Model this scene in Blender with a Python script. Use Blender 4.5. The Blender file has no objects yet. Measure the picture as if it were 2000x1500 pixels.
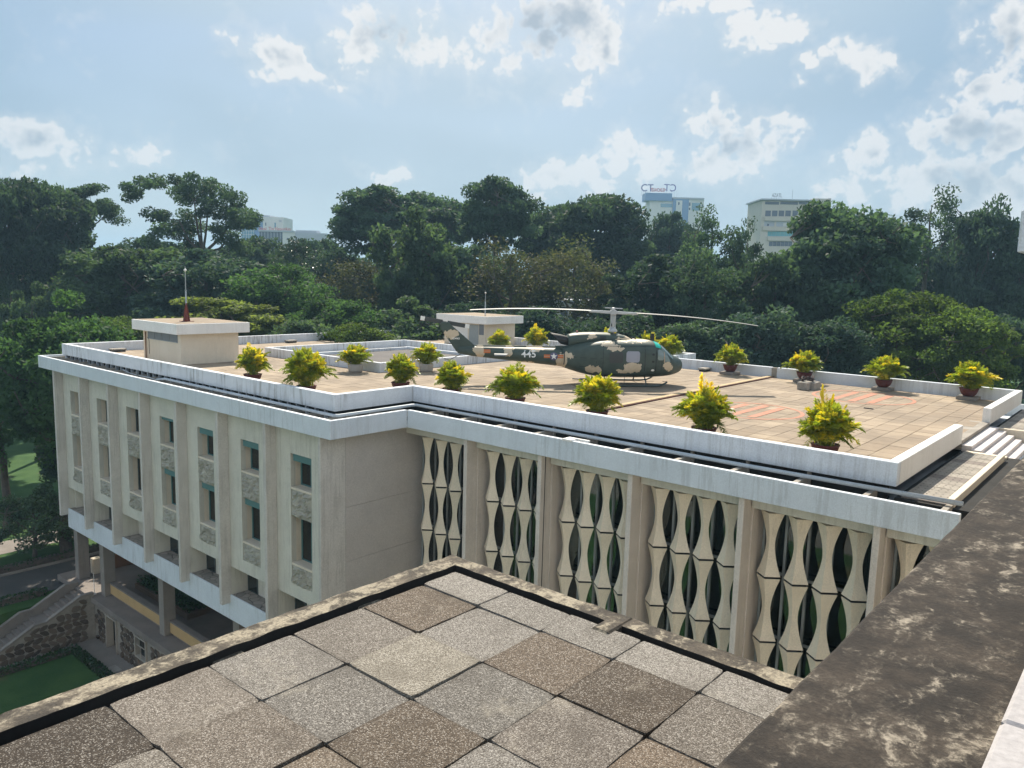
import bpy, math, random
import numpy as np
from mathutils import Vector, Matrix, noise as mnoise

random.seed(7)
SC = bpy.context.scene
COL = SC.collection
H = 19.0                      # height of the camera above the road; facade heights are measured down from it

# ------------------------------------------------------------------ camera
YAW, PITCH, ROLL, FPX = math.radians(-40.42758), math.radians(7.6463), math.radians(1.49244), 1517.4
fwd = Vector((math.sin(YAW)*math.cos(PITCH), math.cos(YAW)*math.cos(PITCH), -math.sin(PITCH)))
rgt0 = Vector((math.cos(YAW), -math.sin(YAW), 0)); up0 = rgt0.cross(fwd)
rgt = rgt0*math.cos(ROLL) + up0*math.sin(ROLL); upv = up0*math.cos(ROLL) - rgt0*math.sin(ROLL)
cam_d = bpy.data.cameras.new('camera'); cam = bpy.data.objects.new('camera', cam_d); COL.objects.link(cam)
m = Matrix((rgt, upv, -fwd)).transposed().to_4x4(); m.translation = (0, 0, H)
cam.matrix_world = m
cam_d.sensor_width = 36.0; cam_d.lens = FPX/2000*36.0; cam_d.clip_start = 0.05; cam_d.clip_end = 6000
SC.camera = cam

# ------------------------------------------------------------------ sky, sun, exposure
SUN_AZ, SUN_EL = math.radians(133), math.radians(46)
SKY_STRENGTH, SUN_STRENGTH = 0.05, 3.7
sunv = Vector((math.cos(SUN_AZ)*math.cos(SUN_EL), math.sin(SUN_AZ)*math.cos(SUN_EL), math.sin(SUN_EL)))
SC.view_settings.view_transform = 'Standard'; SC.view_settings.look = 'None'
SC.view_settings.exposure = 1.15; SC.view_settings.gamma = 1.0; SC.view_settings.use_curve_mapping = False

W = bpy.data.worlds.new('World'); SC.world = W; W.use_nodes = True
wt = W.node_tree; wt.nodes.clear()
class NT:
    """small helper for node trees"""
    def __init__(s, t): s.t = t
    def n(s, typ, **k):
        nd = s.t.nodes.new(typ)
        for a, v in k.items(): setattr(nd, a, v)
        return nd
    def put(s, sock, v):
        if v is None: return
        if hasattr(v, 'links'): s.t.links.new(v, sock)
        else: sock.default_value = v
    def math(s, op, a, b=None, c=None, clamp=False):
        nd = s.n('ShaderNodeMath', operation=op, use_clamp=clamp)
        s.put(nd.inputs[0], a); s.put(nd.inputs[1], b); s.put(nd.inputs[2], c)
        return nd.outputs[0]
    def vmath(s, op, a, b=None, out=0):
        nd = s.n('ShaderNodeVectorMath', operation=op)
        s.put(nd.inputs[0], a); s.put(nd.inputs[1], b)
        return nd.outputs['Value'] if op in ('DOT_PRODUCT', 'LENGTH', 'DISTANCE') else nd.outputs[0]
    def noise(s, vec, scale, detail=4, rough=.55, dist=0.0, color=False):
        nd = s.n('ShaderNodeTexNoise'); s.put(nd.inputs['Vector'], vec)
        nd.inputs['Scale'].default_value = scale; nd.inputs['Detail'].default_value = detail
        nd.inputs['Roughness'].default_value = rough; nd.inputs['Distortion'].default_value = dist
        return nd.outputs['Color' if color else 'Fac']
    def ramp(s, fac, lo, hi, a=0.0, b=1.0, smooth=True):
        nd = s.n('ShaderNodeMapRange', interpolation_type='SMOOTHSTEP' if smooth else 'LINEAR')
        s.put(nd.inputs['Value'], fac); nd.inputs['From Min'].default_value = lo; nd.inputs['From Max'].default_value = hi
        nd.inputs['To Min'].default_value = a; nd.inputs['To Max'].default_value = b
        return nd.outputs['Result']
    def mix(s, fac, a, b, typ='MIX'):
        nd = s.n('ShaderNodeMix', data_type='RGBA', blend_type=typ, clamp_factor=True)
        s.put(nd.inputs[0], fac)
        for sock, v in ((nd.inputs[6], a), (nd.inputs[7], b)):
            if isinstance(v, (tuple, list)) and len(v) == 3: v = (*v, 1)
            s.put(sock, v)
        return nd.outputs[2]
    def comb(s, x, y, z):
        nd = s.n('ShaderNodeCombineXYZ')
        for i, v in enumerate((x, y, z)): s.put(nd.inputs[i], v)
        return nd.outputs[0]

w = NT(wt)
sky = w.n('ShaderNodeTexSky'); sky.sky_type = 'NISHITA'; sky.sun_disc = False
sky.sun_elevation = SUN_EL; sky.sun_rotation = math.pi/2 - SUN_AZ
sky.air_density = 1.0; sky.dust_density = 0.8; sky.ozone_density = 1.5; sky.altitude = 20
geo = w.n('ShaderNodeTexCoord').outputs['Generated']
df = w.vmath('DOT_PRODUCT', geo, tuple(fwd)); dr = w.vmath('DOT_PRODUCT', geo, tuple(rgt)); du = w.vmath('DOT_PRODUCT', geo, tuple(upv))
dfc = w.math('MAXIMUM', df, 0.05)
pu = w.math('DIVIDE', dr, dfc); pv = w.math('DIVIDE', du, dfc)
wn = w.vmath('SUBTRACT', w.noise(geo, 20, 3, .62, 0, True), (.5,.5,.5))
warp = w.vmath('ADD', geo, w.vmath('MULTIPLY', wn, (.06,.06,.06)))
pp = w.vmath('ADD', w.comb(pu, pv, 0.0), w.vmath('MULTIPLY', wn, (.11,.09,0)))
CL = [(540,112,95,45,-28),(610,150,75,28,-30),(760,60,110,85,0),(1075,50,190,110,0),(1190,105,70,55,0),(1145,183,26,26,0),
      (1690,112,75,36,-12),(1755,130,32,34,0),(1520,40,44,28,0),(1456,56,34,26,0),(1400,4,70,20,0),(1582,132,30,22,0),
      (1395,240,55,55,0),(1430,285,100,70,0),(1510,285,60,52,0),(1215,300,75,32,-25),(1110,348,90,36,0),(1340,330,120,45,0),
      (1900,270,130,75,0),(1965,70,80,90,25),(1920,160,60,55,0),(1900,360,190,90,0),(60,285,130,50,0),(235,315,80,26,0),
      (745,346,60,26,0),(1690,300,55,46,0),(1680,352,80,34,0)]
wob = w.noise(geo, 15.0, 7, .64)
wob2 = w.noise(geo, 4.2, 3, .55)
fld = None; deep = None
for (cx, cy, rx, ry, rot) in CL:
    ux, uy = (cx-1000)/FPX, (750-cy)/FPX; sx, sy = FPX/(rx*1.08), FPX/(ry*1.08); vec = pp
    if rot:
        cr, sr = math.cos(math.radians(rot)), math.sin(math.radians(rot))
        vec = w.comb(w.vmath('DOT_PRODUCT', pp, (cr, sr, 0)), w.vmath('DOT_PRODUCT', pp, (-sr, cr, 0)), 0.0)
        ux, uy = ux*cr+uy*sr, -ux*sr+uy*cr
    ma = w.n('ShaderNodeVectorMath', operation='MULTIPLY_ADD'); w.put(ma.inputs[0], vec); ma.inputs[1].default_value = (sx, sy, 0); ma.inputs[2].default_value = (-ux*sx, -uy*sy, 0)
    e = w.vmath('LENGTH', ma.outputs[0])
    fld = e if fld is None else w.math('MINIMUM', fld, e)
    dd = w.math('MULTIPLY', w.math('SUBTRACT', 1.0, e), min(1.25, min(rx, ry)/62))
    deep = dd if deep is None else w.math('MAXIMUM', deep, dd)
fld = w.math('SUBTRACT', 1.0, w.math('POWER', fld, 1.4))
fld = w.math('MAXIMUM', fld, -1.6)
front = w.ramp(df, 0.1, 0.3)
fld = w.math('ADD', w.math('MULTIPLY', w.math('ADD', fld, 1.6), front), -1.6)
# unseen clouds outside the view, made denser than those in it to fill shade
outer = w.math('SUBTRACT', w.math('MULTIPLY', wob2, 3.4), 1.55)
outer = w.math('MULTIPLY_ADD', front, -1.25, outer)
core = w.math('MAXIMUM', fld, w.math('MINIMUM', outer, .9))
def puff(scale):                      # rounded cauliflower heads
    vn = w.n('ShaderNodeTexVoronoi', feature='F1'); vn.inputs['Scale'].default_value = scale
    w.put(vn.inputs['Vector'], warp)
    return w.math('SUBTRACT', .5, vn.outputs['Distance'])
puffs = w.math('ADD', w.math('MULTIPLY', puff(26), 1.0), w.math('MULTIPLY', puff(64), .70))
fld = w.math('ADD', w.math('ADD', w.math('MINIMUM', core, .6), puffs), w.math('MULTIPLY', w.math('SUBTRACT', wob, .5), 3.3))
alpha = w.math('MAXIMUM', w.ramp(fld, 0.06, 0.62), w.ramp(fld, -.8, .6, 0, .28))
# rims are thin and white, the cores seen against the light turn grey
deep = w.math('MAXIMUM', w.math('MULTIPLY', deep, front), w.math('MINIMUM', outer, .9))
thick = w.ramp(w.math('ADD', deep, w.math('ADD', w.math('MULTIPLY', puffs, .55), w.math('MULTIPLY', w.math('SUBTRACT', wob, .5), 1.4))), 0.50, 1.30)
away = w.ramp(w.vmath('DOT_PRODUCT', geo, tuple(sunv)), .55, -.55)
ccol = w.mix(thick, (8.1, 8.05, 8.0), w.mix(away, (3.9, 4.55, 5.2), (7.4, 7.35, 7.3)))
fill_gain = w.math('MULTIPLY_ADD', away, 1.9, 1.0)  # unseen clouds opposite the sun brightened to fill the shaded walls
ccol = w.mix(1.0, ccol, w.comb(fill_gain, fill_gain, fill_gain), 'MULTIPLY')
veil = w.ramp(w.noise(w.vmath('MULTIPLY', geo, (1.0, 1.6, 4.0)), 2.2, 2, .5), .22, .72, 0.42, 0.92)
elev = w.n('ShaderNodeSeparateXYZ'); w.put(elev.inputs[0], geo)
low = w.ramp(elev.outputs[2], 0.0, 0.34, 0.72, 0.0)
glow = w.ramp(w.vmath('DOT_PRODUCT', geo, tuple(sunv)), .66, .95)      # thin cirrus scatters forward: brighter towards the sun
base = w.mix(veil, sky.outputs[0], w.mix(glow, (2.25, 3.8, 5.5), (5.9, 6.8, 7.3)))
base = w.mix(low, base, (4.8, 5.6, 6.1))
skyc = w.mix(w.math('MULTIPLY', alpha, w.ramp(elev.outputs[2], .02, .26, .50, .86)), base, ccol)
bg = w.n('ShaderNodeBackground'); w.put(bg.inputs[0], skyc); bg.inputs[1].default_value = SKY_STRENGTH
wo = w.n('ShaderNodeOutputWorld'); wt.links.new(bg.outputs[0], wo.inputs[0])

sd = bpy.data.lights.new('sun', 'SUN'); sd.energy = SUN_STRENGTH; sd.angle = math.radians(0.55); sd.color = (1.0, .90, .75)
sun = bpy.data.objects.new('sun', sd); COL.objects.link(sun)
sun.rotation_euler = (-sunv).to_track_quat('-Z', 'Y').to_euler(); sun.location = (0, 0, 80)

# ------------------------------------------------------------------ materials
MAT = {}
def newmat(name):
    mt = bpy.data.materials.new(name); mt.use_nodes = True; mt.node_tree.nodes.clear(); MAT[name] = mt
    return mt, NT(mt.node_tree)
def finish(t, col, rough=.8, bumph=None, bstr=.3, bdist=.02, metal=0.0, spec=.4, trans=None):
    b = t.n('ShaderNodeBsdfPrincipled'); t.put(b.inputs['Base Color'], (*col, 1) if isinstance(col, tuple) and len(col) == 3 else col)
    t.put(b.inputs['Roughness'], rough); b.inputs['Metallic'].default_value = metal; b.inputs['Specular IOR Level'].default_value = spec
    if bumph is not None:
        bp = t.n('ShaderNodeBump'); bp.inputs['Strength'].default_value = bstr; bp.inputs['Distance'].default_value = bdist
        t.put(bp.inputs['Height'], bumph); t.put(b.inputs['Normal'], bp.outputs[0])
    o = t.n('ShaderNodeOutputMaterial'); t.t.links.new(b.outputs[0], o.inputs[0])
    return b
def pos(t): return t.n('ShaderNodeNewGeometry').outputs['Position']
def orand(t): return t.n('ShaderNodeObjectInfo').outputs['Random']
def plaster(name, c1, c2=None, scale=1.2, rough=.85, stain=0.0, stain_col=(.10,.10,.10), drip=0.0, fine=.12, bstr=.25, patch=0.0):
    """painted or bare concrete: blotches, fine grain, vertical drip streaks, patchy grime"""
    mt, t = newmat(name); p = pos(t); c2 = c2 or tuple(x*.82 for x in c1)
    n1 = t.noise(p, scale, 6, .62); n2 = t.noise(p, 38, 3, .6)
    c = t.mix(t.ramp(n1, .3, .72), c1, c2)
    g = t.ramp(n2, .25, .75, 1-fine, 1+fine); gm = t.mix(1.0, c, t.comb(g, g, g), 'MULTIPLY')
    c = gm
    if drip:
        s = t.noise(t.vmath('MULTIPLY', p, (1, 1, .07)), 7.5, 5, .7)
        big = t.noise(p, .33, 2, .5)
        d = t.math('MULTIPLY', t.ramp(s, .47, .63), t.ramp(big, .38, .58))
        c = t.mix(t.math('MULTIPLY', d, drip), c, stain_col)
    if stain:
        s2 = t.noise(p, 2.6, 9, .72, .4)
        c = t.mix(t.ramp(s2, .52, .72, 0, stain), c, stain_col)
    if patch:
        s3 = t.noise(p, .9, 10, .75, .3)
        c = t.mix(t.ramp(s3, .60, .66, 0, patch), c, stain_col)
    finish(t, c, rough, n2, bstr, .01)
    return mt

plaster('white_paint', (.66,.71,.76), (.60,.65,.70), .8, .75, stain=.14, stain_col=(.30,.31,.31), drip=.30)  # bluish tint of these three whites paints in blue skylight
plaster('white_parapet_clean', (.68,.72,.77), (.61,.65,.71), .9, .8, stain=.16, stain_col=(.30,.30,.30), drip=.28)
plaster('white_parapet', (.68,.71,.75), (.60,.63,.67), .9, .8, stain=.22, stain_col=(.26,.26,.25), drip=.75)
plaster('clean_white', (.80,.79,.77), (.74,.73,.70), .8, .7, stain=.06, stain_col=(.3,.28,.25), drip=.12)
plaster('cream_wall', (.72,.64,.52), (.66,.58,.46), .8, .85, stain=.08, drip=.10, stain_col=(.3,.26,.2))
plaster('facade_plaster', (.64,.62,.54), (.56,.545,.48), .9, .9, stain=.16, stain_col=(.33,.31,.26), drip=.32, fine=.10)
plaster('fin_plaster', (.59,.56,.515), (.52,.495,.455), 1.1, .9, stain=.10, stain_col=(.22,.2,.18), drip=.25, fine=.20)
plaster('side_wall', (.50,.465,.43), (.45,.415,.385), .9, .92, stain=.1, stain_col=(.2,.19,.18), fine=.16)
plaster('pier', (.66,.60,.535), (.59,.535,.48), 1.2, .9, stain=.1, stain_col=(.25,.22,.2), drip=.2, fine=.14)
plaster('screen_stone', (.82,.72,.57), (.74,.65,.51), 1.0, .88, fine=.14, drip=.22, stain_col=(.36,.30,.23))
plaster('relief_stone', (.44,.43,.37), (.33,.325,.285), 3.0, .95, stain=.35, stain_col=(.13,.13,.11))
plaster('bare_concrete', (.36,.33,.29), (.25,.23,.20), 1.6, .92, stain=.4, stain_col=(.10,.09,.08))
plaster('gutter_dark', (.022,.022,.022), (.012,.012,.012), 1.6, .95, stain=.3, stain_col=(.012,.012,.012))
plaster('slate_floor', (.13,.12,.115), (.10,.092,.09), .9, .95)
plaster('shaded_white', (.36,.345,.35), (.33,.315,.32), 1.5, .8, stain=.12)  # white greyed to paint partial shade on the near parapet top
plaster('terrace_stone', (.22,.19,.17), (.17,.15,.135), .8, .85)
plaster('ochre_wall', (.50,.34,.16), (.44,.30,.14), .8, .85)
plaster('brown_wall', (.24,.12,.06), (.20,.10,.05), .8, .85)
plaster('asphalt', (.075,.072,.07), (.055,.053,.052), .5, .95, fine=.25)
plaster('path_concrete', (.24,.215,.19), (.18,.16,.145), .7, .9)
plaster('shade_frame', (.36,.33,.28), (.31,.28,.24), 1.5, .8)  # frame colour darkened to paint in the court's shade
plaster('step_stone', (.66,.62,.61), (.60,.56,.55), 1.5, .8)
plaster('terracotta', (.11,.028,.026), (.085,.025,.023), 3, .7)
plaster('grey_pot', (.42,.40,.37), (.35,.33,.30), 3, .85)
plaster('red_steel', (.22,.055,.035), (.15,.04,.03), 4, .7)
plaster('bark', (.115,.095,.08), (.07,.058,.05), 2.5, .95, bstr=.6)
plaster('shaded_column_paint', (.27,.245,.22), (.22,.20,.18), 1.2, .9, drip=.2)  # darker copy of the pier colour paints in the dim light under the wing
plaster('mortar', (.30,.275,.235), (.23,.21,.18), 3, .95)
plaster('earth', (.17,.115,.075), (.12,.085,.06), .8, .95)
plaster('red_paint', (.46,.18,.11), (.39,.20,.14), 2.4, .85, stain=.9, patch=.9, stain_col=(.33,.26,.19))
plaster('yellow_strip', (.46,.35,.20), (.38,.29,.17), 2, .85)
plaster('joint_and_shadow_maroon', (.10,.03,.025), None, 2, .85)
plaster('pipe_plastic', (.42,.47,.52), (.37,.42,.47), 2, .5)
plaster('rope', (.05,.035,.035), None, 6, .9)
plaster('white_metal', (.78,.78,.76), None, 3, .45)

def simple(name, col, rough=.6, metal=0.0, spec=.5, nscale=3.0, var=.12):
    mt, t = newmat(name); n1 = t.noise(pos(t), nscale, 5, .6)
    c = t.mix(n1, tuple(x*(1-var) for x in col), tuple(min(1, x*(1+var)) for x in col))
    finish(t, c, rough, None, metal=metal, spec=spec); return mt
simple('salmon', (.55,.20,.14), .85)
simple('teal', (.085,.19,.19), .7)
simple('frame_grey', (.30,.33,.33), .45)
simple('dark_frame', (.05,.07,.07), .5)
simple('curtain', (.60,.62,.62), .95)
simple('curtain_mauve', (.40,.36,.38), .95)
simple('interior', (.035,.04,.04), .9)
simple('louvre', (.15,.17,.19), .5)
simple('rotor_grey', (.46,.48,.49), .45, .0, .5)
simple('blade_white', (.25,.26,.26), .55)
simple('blade_dark', (.045,.05,.05), .5)
simple('black_metal', (.012,.013,.014), .5)
simple('olive_skid', (.05,.065,.06), .5)
simple('teal_glass', (.02,.45,.36), .15)
simple('seat_tan', (.42,.33,.24), .8)
simple('mark_white', (.80,.80,.77), .6)
simple('mark_orange', (.55,.15,.04), .6)
simple('mark_yellow', (.70,.62,.05), .6)
simple('mark_blue', (.10,.09,.17), .6)
simple('sign_blue', (.16,.15,.33), .5)
simple('sign_red', (.45,.16,.17), .5)
simple('sign_grey', (.22,.25,.28), .5)
simple('city_blue', (.16,.27,.46), .5)
simple('city_white', (.62,.62,.60), .8, nscale=.2)
simple('city_beige', (.56,.52,.46), .8, nscale=.2)
simple('city_glass', (.16,.30,.40), .15)
simple('city_window', (.10,.12,.16), .25)
simple('city_teal', (.13,.36,.40), .3)
simple('city_grey', (.42,.45,.50), .8, nscale=.2)
def glass_mat(name, col, rough=.06, spec=.6):
    mt, t = newmat(name); n1 = t.noise(pos(t), .7, 3, .5)
    c = t.mix(n1, tuple(x*.6 for x in col), tuple(x*1.3 for x in col)); finish(t, c, rough, None, spec=spec); return mt
glass_mat('dark_glass', (.012,.018,.018), .05, .5)
glass_mat('green_glass', (.02,.035,.03), .08, .5)
glass_mat('milky_window', (.30,.32,.38), .25, .5)
glass_mat('cockpit_glass', (.22,.29,.28), .12, .7)

# deck tiles: each tile takes its own tint
def deck_mat():
    mt, t = newmat('deck_tile'); p = pos(t)
    a = t.n('ShaderNodeAttribute'); a.attribute_name = 'tint'
    r = t.math('FRACT', t.math('ADD', orand(t), a.outputs['Fac']))
    big = t.noise(p, .45, 7, .65); fine = t.noise(p, 26, 4, .7); str_ = t.noise(t.vmath('MULTIPLY', p, (.6, 2.4, 1)), 2.1, 6, .7)
    c = t.mix(t.ramp(r, .1, .95), (.27,.21,.15), (.37,.295,.215))
    c = t.mix(t.ramp(big, .36, .64, 0, .7), c, (.20,.16,.12))
    c = t.mix(t.ramp(str_, .55, .78, 0, .55), c, (.45,.37,.275))
    c = t.mix(t.ramp(fine, .55, .8, 0, .35), c, (.17,.135,.11))
    finish(t, c, .9, fine, .3, .01)
deck_mat()
# exposed aggregate slabs of the near roof: washed pebbles
def pebble_mat():
    mt, t = newmat('pebble_tile'); p = pos(t)
    oi = t.n('ShaderNodeObjectInfo'); col = oi.outputs['Color']
    v = t.n('ShaderNodeTexVoronoi'); t.put(v.inputs['Vector'], p); v.inputs['Scale'].default_value = 190; v.inputs['Randomness'].default_value = 1.0
    sep = t.n('ShaderNodeSeparateColor'); t.put(sep.inputs[0], v.outputs['Color'])
    rv = sep.outputs[0]
    big = t.noise(p, 3.2, 7, .65); mid = t.noise(p, 14, 5, .6)
    dark = t.mix(1.0, col, (.45,.43,.41), 'MULTIPLY'); lite = t.mix(.26, col, (.80,.76,.70))
    c = t.mix(t.ramp(rv, .15, .60), dark, col)
    c = t.mix(t.ramp(rv, .74, .95), c, lite)
    c = t.mix(t.ramp(v.outputs['Distance'], .45, .9, 0, .5), c, t.mix(1.0, col, (.22,.21,.20), 'MULTIPLY'))
    c = t.mix(t.ramp(big, .48, .70, 0, .55), c, t.mix(1.0, col, (.42,.40,.38), 'MULTIPLY'))
    c = t.mix(t.ramp(t.noise(p, 1.7, 8, .7), .58, .74, 0, .45), c, (.42,.38,.31))
    c = t.mix(t.ramp(mid, .60, .78, 0, .22), c, (.55,.51,.44))
    # dirt gathered along the slab edges
    oc = t.n('ShaderNodeTexCoord').outputs['Object']; sx = t.n('ShaderNodeSeparateXYZ'); t.put(sx.inputs[0], oc)
    ed = t.math('MAXIMUM', t.math('ABSOLUTE', sx.outputs[0]), t.math('ABSOLUTE', sx.outputs[1]))
    ed = t.math('ADD', ed, t.math('MULTIPLY', t.math('SUBTRACT', mid, .5), .10))
    c = t.mix(t.ramp(ed, .215, .26, 0, .35), c, t.mix(1.0, col, (.34,.32,.30), 'MULTIPLY'))
    finish(t, c, .9, t.math('SUBTRACT', 1.0, v.outputs['Distance']), .8, .005)
pebble_mat()
def lichen(name, light, dark, lo, hi, scale, brown=(.075,.055,.04), br_amt=.35):
    """weathered concrete: black algae with pale bare flakes in patches and streaks"""
    mt, t = newmat(name); p = pos(t)
    q = t.vmath('ADD', p, t.vmath('MULTIPLY', t.noise(p, 5, 5, .6, 0, True), (.16,.16,.16)))
    a = t.noise(t.vmath('MULTIPLY', q, (2.2, .9, 1)), scale, 11, .70); b = t.noise(p, 75, 4, .65); c0 = t.noise(p, scale*.30, 5, .6); f = t.noise(q, scale*5.5, 7, .7)
    v = t.math('ADD', t.math('ADD', a, t.math('MULTIPLY', t.math('SUBTRACT', c0, .5), .55)), t.math('MULTIPLY', t.math('SUBTRACT', f, .5), .55))
    c = t.mix(t.ramp(t.noise(p, scale*.6, 8, .7), .38, .66), dark, brown)
    c = t.mix(t.ramp(v, lo-.10, hi, 0, .35), c, light)
    c = t.mix(t.ramp(v, lo, hi), c, light)
    g = t.ramp(b, .3, .8, .55, 1.3, False); c = t.mix(1.0, c, t.comb(g, g, g), 'MULTIPLY')
    finish(t, c, .95, t.math('ADD', b, t.math('MULTIPLY', v, .6)), .8, .006); return mt
lichen('ledge_concrete', (.29,.255,.205), (.018,.015,.013), .565, .72, 6.2, (.052,.041,.032))
lichen('coping_concrete', (.33,.29,.22), (.045,.039,.033), .46, .60, 4.4, (.13,.108,.083))

def leaf_mat(name, c1, c2, c3, trans=.4, rough=.6, spec=.06, attr=False):
    mt, t = newmat(name); p = pos(t)
    r = orand(t); n1 = t.noise(p, .28, 3, .5); n2 = t.noise(p, 2.4, 3, .6)
    if attr:
        a = t.n('ShaderNodeAttribute'); a.attribute_name = 'tint'
        c = t.mix(t.ramp(a.outputs['Fac'], .0, .55), c1, c2); c = t.mix(t.ramp(a.outputs['Fac'], .55, 1.0), c, c3)
        c = t.mix(t.math('MULTIPLY', r, .35), c, c2)
    else:
        c = t.mix(t.ramp(n1, .3, .7), c1, c2); c = t.mix(t.ramp(n2, .55, .85, 0, .8), c, c3)
        a = t.n('ShaderNodeAttribute'); a.attribute_name = 'clump'; cv = t.ramp(a.outputs['Fac'], 0, 1, .60, 1.55, False); c = t.mix(1.0, c, t.comb(cv, cv, t.math('POWER', cv, .8)), 'MULTIPLY')
        v = t.ramp(r, 0, 1, .75, 1.25, False); c = t.mix(1.0, c, t.comb(v, v, v), 'MULTIPLY')
    b = t.n('ShaderNodeBsdfPrincipled'); t.put(b.inputs['Base Color'], c); b.inputs['Roughness'].default_value = rough; b.inputs['Specular IOR Level'].default_value = spec
    tr = t.n('ShaderNodeBsdfTranslucent'); tc = t.mix(1.0, c, (1.5, 1.6, .7), 'MULTIPLY'); t.put(tr.inputs[0], tc)
    ms = t.n('ShaderNodeMixShader'); ms.inputs[0].default_value = trans
    t.t.links.new(b.outputs[0], ms.inputs[1]); t.t.links.new(tr.outputs[0], ms.inputs[2])
    o = t.n('ShaderNodeOutputMaterial'); t.t.links.new(ms.outputs[0], o.inputs[0]); return mt
leaf_mat('leaf_dark', (0.0437, 0.0754, 0.0619), (0.0581, 0.0959, 0.0702), (0.0801, 0.1166, 0.0927), 0.38)
leaf_mat('leaf_deep', (0.0332, 0.0598, 0.0558), (0.0482, 0.0798, 0.0643), (0.0755, 0.1068, 0.0899), 0.34)
leaf_mat('leaf_mid', (0.056, 0.0939, 0.0657), (0.0716, 0.1137, 0.075), (0.0966, 0.1351, 0.0937), 0.42)
leaf_mat('leaf_green', (0.0401, 0.0825, 0.0423), (0.0552, 0.1053, 0.0514), (0.0803, 0.1237, 0.0634), 0.46)
leaf_mat('leaf_light', (0.0638, 0.1055, 0.0361), (0.0852, 0.1243, 0.0463), (0.1022, 0.1357, 0.0619), 0.5)
leaf_mat('leaf_yellow', (0.0865, 0.1113, 0.0381), (0.1022, 0.1252, 0.0476), (0.118, 0.1321, 0.0667), 0.5)
leaf_mat('leaf_brown', (0.072, 0.0696, 0.0432), (0.0576, 0.072, 0.0408), (0.09, 0.0864, 0.054), 0.33)
leaf_mat('leaf_glossy', (.040,.072,.044), (.055,.090,.050), (.08,.11,.07), .25, .4, .3)
leaf_mat('palm_leaf', (.075,.125,.022), (.26,.30,.035), (.70,.52,.04), .54, .4, .4, True)
leaf_mat('grass_blade', (.030,.075,.020), (.040,.10,.025), (.07,.12,.03), .2, .7, .2)
leaf_mat('hedge_leaf', (.022,.055,.018), (.03,.07,.022), (.04,.085,.028), .2, .6, .3)
def grass_mat():
    mt, t = newmat('grass'); p = pos(t)
    a = t.noise(p, .5, 6, .6); b = t.noise(p, 14, 5, .7)
    c = t.mix(t.ramp(a, .35, .7), (.028,.075,.02), (.05,.105,.028)); c = t.mix(t.ramp(b, .5, .8, 0, .6), c, (.085,.125,.035))
    d = t.noise(p, .16, 4, .6); c = t.mix(t.ramp(d, .58, .7, 0, .7), c, (.13,.10,.055))
    finish(t, c, .95, b, .6, .04, spec=.2)
grass_mat()
def paving_mat():
    mt, t = newmat('crazy_paving'); p = pos(t)
    v = t.n('ShaderNodeTexVoronoi', feature='DISTANCE_TO_EDGE'); t.put(v.inputs['Vector'], p); v.inputs['Scale'].default_value = 2.6
    v2 = t.n('ShaderNodeTexVoronoi'); t.put(v2.inputs['Vector'], p); v2.inputs['Scale'].default_value = 2.6
    sp = t.n('ShaderNodeSeparateColor'); t.put(sp.inputs[0], v2.outputs['Color']); c = t.mix(sp.outputs[0], (.24,.22,.20), (.36,.32,.28))
    c = t.mix(t.ramp(v.outputs['Distance'], .0, .04, 1, 0), c, (.05,.045,.04))
    finish(t, c, .9, t.ramp(v.outputs['Distance'], 0, .05), .5, .01)
paving_mat()
def stone_mat():
    mt, t = newmat('rubble_stone'); p = pos(t); r = orand(t)
    n1 = t.noise(p, 5, 6, .65)
    c = t.mix(t.ramp(r, 0, 1), (.055,.040,.030), (.15,.115,.085)); c = t.mix(t.ramp(n1, .45, .75, 0, .6), c, (.12,.11,.095))
    finish(t, c, .9, n1, .6, .03)
stone_mat()

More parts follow.
